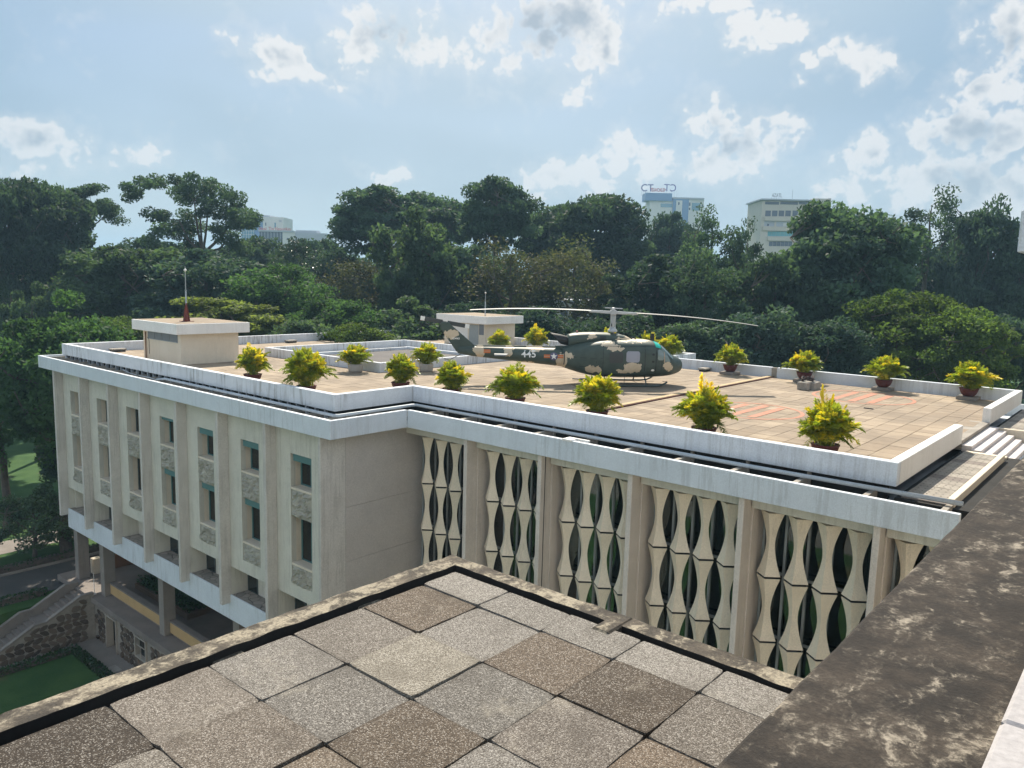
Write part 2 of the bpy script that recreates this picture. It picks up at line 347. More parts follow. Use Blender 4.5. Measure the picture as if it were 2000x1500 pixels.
# ------------------------------------------------------------------ geometry helpers
class MB:
    def __init__(s): s.v = []; s.f = []
    def add(s, vs, fs):
        o = len(s.v); s.v += [tuple(x) for x in vs]; s.f += [tuple(i+o for i in f) for f in fs]; return s
    def box(s, x0, x1, y0, y1, z0, z1):
        x0, x1 = min(x0, x1), max(x0, x1); y0, y1 = min(y0, y1), max(y0, y1); z0, z1 = min(z0, z1), max(z0, z1)
        return s.add([(x0,y0,z0),(x1,y0,z0),(x1,y1,z0),(x0,y1,z0),(x0,y0,z1),(x1,y0,z1),(x1,y1,z1),(x0,y1,z1)],
                     [(0,3,2,1),(4,5,6,7),(0,1,5,4),(1,2,6,5),(2,3,7,6),(3,0,4,7)])
    def prism(s, poly, z0, z1):
        n = len(poly); a = sum(poly[i][0]*poly[(i+1)%n][1]-poly[(i+1)%n][0]*poly[i][1] for i in range(n))
        if a < 0: poly = poly[::-1]
        return s.add([(x,y,z0) for x,y in poly]+[(x,y,z1) for x,y in poly],
                     [tuple(range(n-1,-1,-1)), tuple(range(n,2*n))]+[(i,(i+1)%n,n+(i+1)%n,n+i) for i in range(n)])
    def xprism(s, poly, x0, x1):
        """polygon in (y, z) swept along x"""
        n = len(poly); a = sum(poly[i][0]*poly[(i+1)%n][1]-poly[(i+1)%n][0]*poly[i][1] for i in range(n))
        if a < 0: poly = poly[::-1]
        return s.add([(x0,y,z) for y,z in poly]+[(x1,y,z) for y,z in poly],
                     [tuple(range(n-1,-1,-1)), tuple(range(n,2*n))]+[(i,(i+1)%n,n+(i+1)%n,n+i) for i in range(n)])
    def tube(s, pts, r, n=8, caps=True):
        pts = [Vector(p) for p in pts]; rs = r if isinstance(r, (list, tuple)) else [r]*len(pts); vs = []; fs = []
        prev = None
        for i, p in enumerate(pts):
            d = (pts[min(i+1, len(pts)-1)]-pts[max(i-1, 0)]).normalized()
            if prev is None:
                a = Vector((0,0,1)) if abs(d.z) < .9 else Vector((1,0,0)); u = d.cross(a).normalized()
            else: u = (prev-d*prev.dot(d)).normalized()
            prev = u; q = d.cross(u)
            for k in range(n):
                t = 2*math.pi*k/n; vs.append(p+(u*math.cos(t)+q*math.sin(t))*rs[i])
        for i in range(len(pts)-1):
            for k in range(n): fs.append((i*n+k, i*n+(k+1)%n, (i+1)*n+(k+1)%n, (i+1)*n+k))
        if caps: fs += [tuple(range(n-1,-1,-1)), tuple(range((len(pts)-1)*n, len(pts)*n))]
        return s.add(vs, fs)
    def lathe(s, prof, c=(0,0,0), n=20):
        vs = []; fs = []
        for (r, z) in prof:
            for k in range(n): t = 2*math.pi*k/n; vs.append((c[0]+r*math.cos(t), c[1]+r*math.sin(t), c[2]+z))
        for i in range(len(prof)-1):
            for k in range(n): fs.append((i*n+k, i*n+(k+1)%n, (i+1)*n+(k+1)%n, (i+1)*n+k))
        fs.append(tuple(range((len(prof)-1)*n, len(prof)*n))); fs.append(tuple(range(n-1,-1,-1)))
        return s.add(vs, fs)
    def mesh(s, name):
        me = bpy.data.meshes.new(name); me.from_pydata(s.v, [], s.f); me.update(); return me
    def build(s, name, mat, parent=None, smooth=False, bevel=0.0):
        return link(name, s.mesh(name), mat, parent, smooth, bevel)
def link(name, me, mat, parent=None, smooth=False, bevel=0.0):
    o = bpy.data.objects.new(name, me); COL.objects.link(o)
    if mat and not me.materials: me.materials.append(MAT[mat])
    if smooth: me.polygons.foreach_set('use_smooth', [True]*len(me.polygons))
    if bevel:
        bv = o.modifiers.new('bevel', 'BEVEL'); bv.width = bevel; bv.segments = 1; bv.limit_method = 'ANGLE'; bv.angle_limit = .6
    if parent: o.parent = parent
    return o
def inst(src, parent=None, loc=None, rotz=None, scale=None):
    c = src.copy(); COL.objects.link(c); c.parent = parent
    if loc is not None: c.location = loc
    if rotz is not None: c.rotation_euler = (0, 0, rotz)
    if scale is not None: c.scale = scale if hasattr(scale, '__len__') else (scale,)*3
    return c
def tag(o, label=None, cat=None, group=None, kind=None):
    if label: o['label'] = label
    if cat: o['category'] = cat
    if group: o['group'] = group
    if kind: o['kind'] = kind
    return o
def thing(name, label, cat, loc=(0,0,0), rotz=0.0, group=None):
    o = bpy.data.objects.new(name, None); COL.objects.link(o); o.location = loc; o.rotation_euler = (0,0,rotz); o.empty_display_size = .3
    return tag(o, label, cat, group)
def copy_tree(o, parent=None):
    c = o.copy(); COL.objects.link(c); c.parent = parent
    for ch in list(o.children): copy_tree(ch, c)
    return c
def quads_mesh(name, V, F, mats, smooth=False):
    """fast mesh from numpy: V (n,3), F (m,4)"""
    me = bpy.data.meshes.new(name); n, k = len(V), len(F)
    me.vertices.add(n); me.vertices.foreach_set('co', np.asarray(V, dtype=np.float32).ravel())
    me.loops.add(4*k); me.loops.foreach_set('vertex_index', np.asarray(F, dtype=np.int32).ravel())
    me.polygons.add(k); me.polygons.foreach_set('loop_start', np.arange(0, 4*k, 4, dtype=np.int32))
    me.update(calc_edges=True); me.materials.append(MAT[mats])
    return me
ORD = ['first','second','third','fourth','fifth','sixth','seventh','eighth','ninth','tenth','eleventh','twelfth','thirteenth','fourteenth','fifteenth',
       'sixteenth','seventeenth','eighteenth','nineteenth','twentieth','twenty-first','twenty-second','twenty-third','twenty-fourth','twenty-fifth','twenty-sixth']
def text_mesh(name, body, size, extrude, font_shear=0.0, bold=0.0):
    cu = bpy.data.curves.new(name, 'FONT'); cu.body = body; cu.size = size; cu.extrude = extrude; cu.align_x = 'CENTER'; cu.align_y = 'CENTER'
    cu.offset = bold; cu.resolution_u = 3
    o = bpy.data.objects.new(name, cu); COL.objects.link(o)
    dg = bpy.context.evaluated_depsgraph_get(); me = bpy.data.meshes.new_from_object(o.evaluated_get(dg))
    COL.objects.unlink(o); bpy.data.objects.remove(o); me.materials.clear(); return me

# ------------------------------------------------------------------ ground, road, court
CZ = H-20.85      # floor of the sunken court
TZ = H-18.42      # terrace level under the wing
g = MB(); B = 1500
# the court and the ground under the buildings on the near side lie lower than the park
for (x0, x1, y0, y1) in ((-B, -47.55, -B, B), (-47.55, B, 16.9, B), (60, B, -B, 16.9), (-47.55, 60, -B, -60)):
    g.add([(x0,y0,0),(x1,y0,0),(x1,y1,0),(x0,y1,0)], [(0,1,2,3)])
g.add([(-47.55,-60,CZ-.1),(-47.55,16.9,CZ-.1),(-47.55,16.9,0),(-47.55,-60,0)], [(0,1,2,3)])
tag(g.build('ground', 'grass'), kind='structure')
c = MB().add([(-47.6,-60.0,CZ-.006),(60,-60.0,CZ-.006),(60,17.7,CZ-.006),(-47.6,17.7,CZ-.006)], [(0,1,2,3)])
tag(c.build('court_floor', 'path_concrete'), kind='structure')
tag(MB().box(-44.2, -5, -20, 15.5, CZ-.05, CZ+.03).build('court_lawn', 'grass'), kind='structure')
tag(MB().box(-53.4, -49.1, -90, 130, -.05, .03).build('road', 'asphalt'), kind='structure')
k = thing('kerb', 'pale concrete kerb along the far side of the road', 'kerb')
for i in range(60): MB().box(-53.62, -53.4, -40+i*2.0, -40+i*2.0+1.985, -.05, .15).build('kerb_stone', 'path_concrete', k, bevel=.02)
tag(MB().box(-60.5, -57.8, -40, 60, -.05, .02).build('garden_path', 'path_concrete'), kind='structure')
def hedge(label, x0, x1, y0, y1, z0, h, n, lm='hedge_leaf'):
    t = thing('hedge', label, 'hedge', ((x0+x1)/2, (y0+y1)/2, z0))
    MB().box(-(x1-x0)/2+.06, (x1-x0)/2-.06, -(y1-y0)/2+.06, (y1-y0)/2-.06, 0, h-.08).build('branches', 'bark', t)
    rng = np.random.default_rng(int(abs(x0*7+y0*3)))
    P = (rng.random((n,3))-.5)*[x1-x0, y1-y0, h]+[0,0,h/2]
    V, F, _ = leaf_quads(rng, P, .055, .11)
    tag(link('foliage', clump_attr(quads_mesh('hedge_foliage', V, F, lm), .2+.6*rng.random(n)), None, t), kind='stuff')
def clump_attr(me, vals):
    a_ = me.attributes.new('clump', 'FLOAT', 'FACE'); a_.data.foreach_set('value', np.asarray(vals, dtype=np.float32)); return me
def leaf_quads(rng, P, l0, l1, updir=.35):
    n = len(P); d = rng.normal(size=(n,3)); d /= np.linalg.norm(d,axis=1)[:,None]
    a = rng.normal(size=(n,3)); a[:,2] += updir; s = np.cross(d, a); s /= np.linalg.norm(s,axis=1)[:,None]+1e-9
    L = (l0+(l1-l0)*rng.random(n))[:,None]
    V = np.empty((n,4,3)); V[:,0] = P-d*L; V[:,1] = P+s*L*.55; V[:,2] = P+d*L; V[:,3] = P-s*L*.55
    return V.reshape(-1,3), np.arange(4*n).reshape(n,4), n
hedge('dark clipped hedge beyond the far kerb of the road', -54.25, -53.66, -10, 40, 0, .55, 9000)
hedge('low clipped hedge on the near side of the road above the court stair', -49.05, -48.55, 0, 15.6, 0, .45, 4500)
hedge('clipped hedge edging the court lawn beside the stair wall', -44.2, -43.75, 2, 15.5, CZ, .38, 5000)
hedge('clipped hedge edging the court lawn in front of the basement door', -43.75, -36, 15.05, 15.5, CZ, .38, 4000)

# ------------------------------------------------------------------ the palace wing
WING = thing('palace_wing', 'long pale palace wing with stone screens, fins and a flat roof carrying the helicopter', 'building', (-26, 30, 0))
WING_INV = Matrix.Translation((26, -30, 0))
class WB(MB):
    """builder whose world coordinates are stored relative to the wing"""
    def build(s, name, mat, parent=None, smooth=False, bevel=0.0):
        p = parent or WING
        s.v = [(x+26, y-30, z) for x, y, z in s.v]
        return MB.build(s, name, mat, p, smooth, bevel)
def wloc(x, y, z): return (x+26, y-30, z)
FT, FB = H-5.02, H-5.70        # fascia
YF, YW, YFIN = 16.1, 16.67, 16.2
PT, PB, DK = H-4.30, H-4.92, H-4.83
OUT = [(-48.5,17.0),(-22.9,17.0),(-22.9,20.8),(-4.95,20.8),(-4.95,40.9),(-22.9,40.9),(-22.9,44.7),(-48.5,44.7)]
FAS = [(-49.6,16.1),(-21.95,16.1),(-21.95,19.65),(-3.3,19.65),(-3.3,41.8),(-21.95,41.8),(-21.95,45.6),(-49.6,45.6)]
# interior mass and end walls
WB().box(-47.5,-22.9,17.62,43.9,H-14.7,FB-.01).box(-22.95,-1.0,21.5,40.3,H-19.8,FB-.012).build('interior_core', 'interior')
WB().box(-47.8,-47.52,17.0,44.2,H-14.85,FB-.003).box(-47.8,-22.7,44.0,44.3,H-14.85,FB-.003).box(-22.6,-1.0,40.4,40.7,-1.8,FB-.003).build('rear_wall', 'facade_plaster')
# soffit under the fascia
sf = WB(); sf.box(-49.45,-22.1,16.25,45.4,FB-.002,FB+.12).box(-22.09,-3.4,19.8,41.6,FB-.002,FB+.12); sf.build('soffit', 'white_paint')
# fascia: one piece per straight run, with the joint the photo shows on the left run
def run(pts, i, j, th, z0, z1, name, mat, cut=None):
    (ax, ay), (bx, by) = pts[i], pts[j]; segs = [(0, 1)]
    if cut: segs = [(0, cut-.0006), (cut+.0006, 1)]
    for s0, s1 in segs:
        x0, y0, x1, y1 = ax+(bx-ax)*s0, ay+(by-ay)*s0, ax+(bx-ax)*s1, ay+(by-ay)*s1
        dx, dy = (bx-ax), (by-ay); L = math.hypot(dx, dy); nx, ny = -dy/L*th, dx/L*th
        WB().prism([(x0,y0),(x1,y1),(x1+nx,y1+ny),(x0+nx,y0+ny)], z0, z1).build(name, mat, bevel=.012)
run(FAS, 0, 1, .16, FB, FT, 'fascia', 'white_paint', cut=.107)
WB().box(-22.11,-21.95,16.262,19.65,FB,FT-.001).build('fascia', 'white_paint', bevel=.012)
WB().box(-22.11+.162,-3.3,19.652,19.81,FB,FT).build('fascia', 'white_paint', bevel=.012)
WB().box(-49.6,-49.44,16.262,45.6,FB,FT-.001).build('fascia', 'white_paint', bevel=.012)
WB().box(-49.438,-21.95,45.44,45.6,FB,FT).build('fascia', 'white_paint', bevel=.012)
WB().box(-21.948,-3.3,41.64,41.8,FB,FT).build('fascia', 'white_paint', bevel=.012)
# gutter floor and the ribs across it
gz = H-5.42
WB().box(-49.43,-22.12,16.263,17.3,gz-.05,gz).box(-22.7,-22.115,17.3,19.82,gz-.05,gz-.001).box(-23.2,-3.35,19.815,21.1,gz-.05,gz).box(-49.4,-48.2,17.3,45.3,gz-.05,gz-.002).build('gutter_floor', 'gutter_dark')
WB().box(-48.25,-23.15,17.28,17.4,gz,PB+.05).box(-23.28,-23.15,17.4,21.08,gz,PB+.05).box(-23.15,-5.2,21.08,21.2,gz,PB+.05).box(-48.35,-48.25,17.28,44.4,gz,PB+.05).build('gutter_back', 'gutter_dark')  # near-black gutter back paints the shadow under the parapet
rib = WB().box(-26-.045,-26+.045,30-.5,30+.5,H-5.3,H-5.07).build('gutter_rib', 'bare_concrete')
for i in range(23):
    r_ = rib if i == 0 else inst(rib, WING); r_.location = (*wloc(-48.9+i*1.19, 16.78, 0)[:2], 0)
for i in range(11):
    r_ = inst(rib, WING); r_.location = (*wloc(-21.2+i*1.75, 20.33, 0)[:2], 0); r_.scale = (1.5, 1, 1)
for i in range(3):
    r_ = inst(rib, WING); r_.location = (*wloc(-22.5, 17.6+i*1.1, 0)[:2], 0); r_.rotation_euler = (0, 0, math.pi/2)
pst = WB().box(-26-.04,-26+.04,30-.06,30+.06,gz,PB).build('parapet_post', 'pipe_plastic')
for i in range(42):
    r_ = pst if i == 0 else inst(pst, WING); r_.location = (*wloc(-48.3+i*.6, 17.2, 0)[:2], 0)
pst2 = WB().box(-26-.05,-26+.05,30-.04,30+.04,gz,PB).build('parapet_post', 'bare_concrete')
for i in range(9):
    r_ = pst2 if i == 0 else inst(pst2, WING); r_.location = (*wloc(-21.2+i*1.75, 21.04, 0)[:2], 0)
pp_ = [(-36.2,16.72,H-5.10),(-35.4,16.74,H-4.98),(-30,16.72,H-4.98),(-22.55,16.70,H-4.98),(-22.42,16.83,H-4.98),(-22.42,20.3,H-4.97),(-22.30,20.47,H-4.97),(-15,20.48,H-4.98),(-9,20.47,H-4.99),(-3.4,20.48,H-4.96)]
WB().tube(pp_, .062, 8).build('water_pipe', 'pipe_plastic', smooth=True)
WB().tube([(-40.2,16.85,H-5.0),(-39.3,16.8,H-5.08),(-38.2,16.75,H-5.1),(-37.2,16.7,H-5.06),(-36.2,16.72,H-5.10)], .02, 6).build('hose', 'pipe_plastic', smooth=True)
WB().box(-14.55,-13.75,19.95,20.03,H-5.05,H-4.985).box(-14.55,-14.2,19.62,19.95,H-5.05,H-4.985).build('loose_cap', 'clean_white')
# parapets
TH = .27
def par(x0, x1, y0, y1, mat='white_parapet'): WB().box(x0, x1, y0, y1, PB, PT).build('parapet', mat, bevel=.015)
par(-48.5,-22.9,17.0,17.0+TH); par(-22.9-TH,-22.9,17.0+TH+.002,20.8+TH); par(-22.898,-4.95,20.8,20.8+TH,'white_parapet_clean')
par(-48.5,-48.5+TH,17.0+TH+.002,44.7); par(-48.5+TH+.002,-22.9,44.7-TH,44.7); par(-22.9-TH,-22.9,40.9-TH,44.7-TH-.002)
par(-22.898,-16.33,40.9-TH,40.9,'white_parapet_clean'); par(-16.03,-4.95-TH-.002,40.9-TH,40.9,'white_parapet_clean')
par(-4.95-TH,-4.95,20.8+TH+.002,28.46,'clean_white'); par(-4.95-TH,-4.95,33.4,40.9,'clean_white')
WB().box(-16.32,-16.04,40.9-TH+.03,40.88,PB,PT-.02).build('expansion_post', 'bare_concrete')
# deck slab and tiles
deck = WB().prism([(x+(.5 if x<-30 else -.5), y+(.5 if y<30 else -.5)) for x,y in OUT], DK-.25, DK-.03).build('roof_deck', 'joint_and_shadow_maroon')
PX, PY = .63, .66
WELL = (-41.0, -30.45, 25.4, 36.4)
SH1 = (-43.3,-39.06,19.34,22.6); SH2 = (-41.7,-37.6,41.0,44.3)
def indeck(x, y):
    if x-PX/2 < -48.22 or x+PX/2 > -5.20: return False
    if x > -23.3: return 21.08 < y-PY/2+.2 and y+PY/2 < 40.85
    return 17.28 < y-PY/2+.2 and y+PY/2 < 44.75
cells = []
for i in range(69):
    x = -5.85+PX/2-i*PX
    for j in range(-2, 44):
        y = 17.60+j*PY
        if not indeck(x, y): continue
        if WELL[0]+.05 < x < WELL[1]-.05 and WELL[2]+.05 < y < WELL[3]-.05: continue
        if any(s[0]+.4 < x < s[1]-.4 and s[2]+.5 < y < s[3]-.5 for s in (SH1, SH2)): continue
        cells.append((x, y))
cells.sort(key=lambda c: c[0]**2+c[1]**2)
def tile_vf(cx, cy, cz, hx, hy, h, b):
    vs = [(cx-hx,cy-hy,cz),(cx+hx,cy-hy,cz),(cx+hx,cy+hy,cz),(cx-hx,cy+hy,cz),
          (cx-hx,cy-hy,cz+h-b),(cx+hx,cy-hy,cz+h-b),(cx+hx,cy+hy,cz+h-b),(cx-hx,cy+hy,cz+h-b),
          (cx-hx+b,cy-hy+b,cz+h),(cx+hx-b,cy-hy+b,cz+h),(cx+hx-b,cy+hy-b,cz+h),(cx-hx+b,cy+hy-b,cz+h)]
    fs = [(0,1,5,4),(1,2,6,5),(2,3,7,6),(3,0,4,7),(4,5,9,8),(5,6,10,9),(6,7,11,10),(7,4,8,11),(8,9,10,11)]
    return vs, fs
tm = MB().add(*tile_vf(0,0,-.03,PX/2-.006,PY/2-.006,.03,.006)).mesh('deck_tile')
rd = random.Random(3)
for (x, y) in cells[:300]:
    o = link('deck_tile', tm, 'deck_tile', deck); o.location = (*wloc(x, y, 0)[:2], DK+rd.uniform(-.004,.003))
rest = MB(); tints = []
for (x, y) in cells[300:]:
    vs, fs = tile_vf(*wloc(x, y, 0)[:2], DK-.03+rd.uniform(-.004,.003), PX/2-.006, PY/2-.006, .03, .006)
    rest.add(vs, fs); tints += [rd.random()]*len(fs)
ro = rest.build('deck_tiles', 'deck_tile', deck); ro['kind'] = 'stuff'
at = ro.data.attributes.new('tint', 'FLOAT', 'FACE'); at.data.foreach_set('value', tints)
# raised strip across the deck and the painted rings
WB().box(-16.46,-16.20,21.1,40.6,DK,DK+.07).build('joint_strip_and_shadow', 'yellow_strip', deck)
WB().box(-16.195,-16.13,21.1,40.6,DK,DK+.05).build('joint_strip_and_shadow', 'joint_and_shadow_maroon', deck)  # dark maroon piece paints the shadow edge beside the raised strip
def ring(cx, cy, r, bars, nm):
    q = MB(); n = 56; z = DK+.008
    for k_ in range(n):
        a, b = 2*math.pi*k_/n, 2*math.pi*(k_+1)/n
        q.add([(cx+rr*math.cos(t), cy+rr*math.sin(t), z) for rr, t in ((r,a),(r,b),(r-.15,b),(r-.15,a))], [(3,2,1,0)])
    for (bx, w_, s0, s1) in bars:
        q.add([(cx+bx-w_/2, cy+s0, z),(cx+bx+w_/2, cy+s0, z),(cx+bx+w_/2, cy+s1, z),(cx+bx-w_/2, cy+s1, z)], [(0,1,2,3)])
    q.v = [wloc(*v) for v in q.v]; q.build('painted_ring', 'red_paint', deck)
ring(-10.4, 36.5, 2.15, [(-.75,.3,-1.7,1.6),(0,.32,-1.7,1.8),(.75,.3,-1.6,1.6)], 0)
ring(-12.4, 28.9, 2.05, [(-.72,.3,-1.6,1.5),(0,.3,-1.6,1.7),(.72,.3,-1.5,1.5)], 0)
# light well in the deck: white kerb walls, sunk inner ledge and dark floor
a0, a1, b0, b1 = WELL; wh = H-4.35
lw = WB().box(a0,a1,b0,b0+.22,DK-.5,wh).box(a0,a1,b1-.22,b1,DK-.5,wh).box(a0,a0+.22,b0+.222,b1-.222,DK-.5,wh-.001).box(a1-.22,a1,b0+.222,b1-.222,DK-.5,wh-.001).build('light_well', 'white_parapet', bevel=.015)
WB().box(a0+.215,a1-.215,b0+.215,b1-.215,DK-.1,DK+.03).build('ledge', 'bare_concrete', lw)
WB().box(a0+2.2,a1-1.6,b0+1.4,b0+1.6,DK+.03,DK+.24).box(a0+2.2,a1-1.6,b1-1.8,b1-1.6,DK+.03,DK+.24).box(a0+2.2,a0+2.4,b0+1.602,b1-1.802,DK+.03,DK+.238).box(a1-1.8,a1-1.6,b0+1.602,b1-1.802,DK+.03,DK+.238).build('inner_kerb', 'white_parapet', lw)
WB().box(a0+2.41,a1-1.81,b0+1.61,b1-1.81,DK+.03,DK+.08).build('roof_light', 'slate_floor', lw)
# ---- steps and the pierced paving strip at the end of the wing
for i in range(5):
    x0 = -4.95+i*.26
    WB().box(x0, x0+.30, 28.5, 33.35, DK-.75, DK-.13-i*.115).build('step', 'step_stone', bevel=.012)
WB().box(-5.6,-4.96,28.47,33.39,DK-.3,DK-.002).build('threshold', 'bare_concrete')
sz = H-5.10
for (ya, yb) in ((20.6,28.4),(33.5,40.9)): WB().box(-4.93,-1.0,ya,yb,sz-.35,sz-.05).build('strip_base', 'gutter_dark')
holes = MB()
for s_, (y0, n_) in enumerate(((20.75, 14), (33.6, 13))):
    for j in range(n_):
        y = y0+j*.545
        WB().box(-4.80,-3.80,y,y+.53,sz-.05,sz+rd.uniform(-.006,.004)).build('pierced_slab', 'bare_concrete' if j % 5 else 'terrace_stone', bevel=.008)
        for a_ in range(6):
            for b_ in range(2):
                hx, hy = -4.70+a_*.16, y+.14+b_*.25
                holes.add([wloc(hx+.022*math.cos(t*math.pi/3), hy+.022*math.sin(t*math.pi/3), sz+.0065) for t in range(6)], [tuple(range(6))])
ho = holes.build('drain_holes', 'gutter_dark', WING); ho['kind'] = 'stuff'
WB().box(-3.78,-3.62,20.72,27.75,sz-1.2,H-4.95).build('strip_wall', 'cream_wall', bevel=.012)
WB().box(-4.75,-3.62,28.05,28.28,sz-1.2,H-5.085).box(-4.9,-3.0,33.42,33.6,sz-1.2,H-5.0).build('strip_wall', 'cream_wall', bevel=.01)
WB().box(-3.6,-1.0,19.9,40.9,sz-1.3,sz-.9).build('lower_roof', 'cream_wall')

# ---- left facade: fins, wall with tall slots, windows, relief panels, planters
FX = [-22.82-3.572*k_ for k_ in range(8)]          # left edge of each fin, right to left
FW = .19
wl = WB()
OZ = H-6.78; RZ = H-11.97; WBOT = H-12.51
def relief(seed, w_, h_, bulge):
    nx, nz = 40, 34; V = []; F = []
    for j in range(nz+1):
        for i in range(nx+1):
            u, v = i/nx, j/nz
            n_ = mnoise.fractal(Vector((u*w_*3.1+seed*7, v*h_*3.1, seed)), 1.0, 2.1, 4)
            ri = abs(mnoise.noise(Vector((u*w_*5.2+seed*3, v*h_*5.2, seed+4))))
            e = min(1, min(u, 1-u)*14, min(v, 1-v)*14)
            d = (.075*n_ + .10*max(0, .22-ri)/.22)*e + .03*e + bulge*math.sin(math.pi*min(1, (1-v)*1.1))*0
            V.append((u*w_, -d, v*h_))
    for j in range(nz):
        for i in range(nx): a = j*(nx+1)+i; F.append((a, a+1, a+nx+2, a+nx+1))
    o = len(V)
    V += [(0,.12,0),(w_,.12,0),(w_,.12,h_),(0,.12,h_)]
    c0, c1, c2, c3 = 0, nx, (nz+1)*(nx+1)-1, nz*(nx+1)
    F += [(c0,o,o+1,c1),(c1,o+1,o+2,c2),(c2,o+2,o+3,c3),(c3,o+3,o,c0)]
    me = MB().add(V, F).mesh('relief_panel'); me.materials.append(MAT['relief_stone']); return me
R_UP = [relief(s_, 1.33, 1.10, 0) for s_ in (1, 2, 3)]; R_LO = [relief(s_, 1.33, .76, 0) for s_ in (5, 6)]
wt_pane = newmat('clear_pane')
def pane_nodes():
    mt, t = MAT['clear_pane'], wt_pane[1]
    tr = t.n('ShaderNodeBsdfTransparent'); tr.inputs[0].default_value = (.62,.70,.68,1)
    gl = t.n('ShaderNodeBsdfGlossy'); gl.inputs['Roughness'].default_value = .03; gl.inputs[0].default_value = (.9,.95,.95,1)
    fr = t.n('ShaderNodeFresnel'); fr.inputs[0].default_value = 1.55
    ms = t.n('ShaderNodeMixShader'); t.put(ms.inputs[0], t.math('ADD', fr.outputs[0], .03)); t.t.links.new(tr.outputs[0], ms.inputs[1]); t.t.links.new(gl.outputs[0], ms.inputs[2])
    o = t.n('ShaderNodeOutputMaterial'); t.t.links.new(ms.outputs[0], o.inputs[0])
pane_nodes()
def curtain_mesh(x0, x1, z0, z1, y, amp=.035, nfold=7, tie=False):
    q = WB(); n = nfold*6; rows = 8; V = []; F = []
    for j in range(rows+1):
        v = j/rows
        for i in range(n+1):
            u = i/n; xx = x0+(x1-x0)*u
            if tie: s_ = 1-.62*math.exp(-((v-.22)/.16)**2); xx = x1-(x1-xx)*s_
            V.append((xx, y+amp*math.sin(u*nfold*2*math.pi), z0+(z1-z0)*v))
    for j in range(rows):
        for i in range(n): a = j*(n+1)+i; F.append((a,a+1,a+n+2,a+n+1))
    return q.add(V, F)
for k_ in range(8):
    x = FX[k_]
    if k_ == 0:
        WB().box(x, x+.15, YFIN, 17.3, H-14.13, FB-.004).build('fin', 'fin_plaster', bevel=.01)
    else:
        WB().box(x, x+FW, YFIN, YW-.003, H-14.13, FB-.004).build('fin', 'fin_plaster', bevel=.01)
        WB().box(x+.01, x+FW-.01, YW+.23, 17.6, H-13.80, WBOT-.003).box(x+.01, x+FW-.01, YW-.002, YW+.23, H-13.80, WBOT-.003).build('loggia_partition', 'facade_plaster')
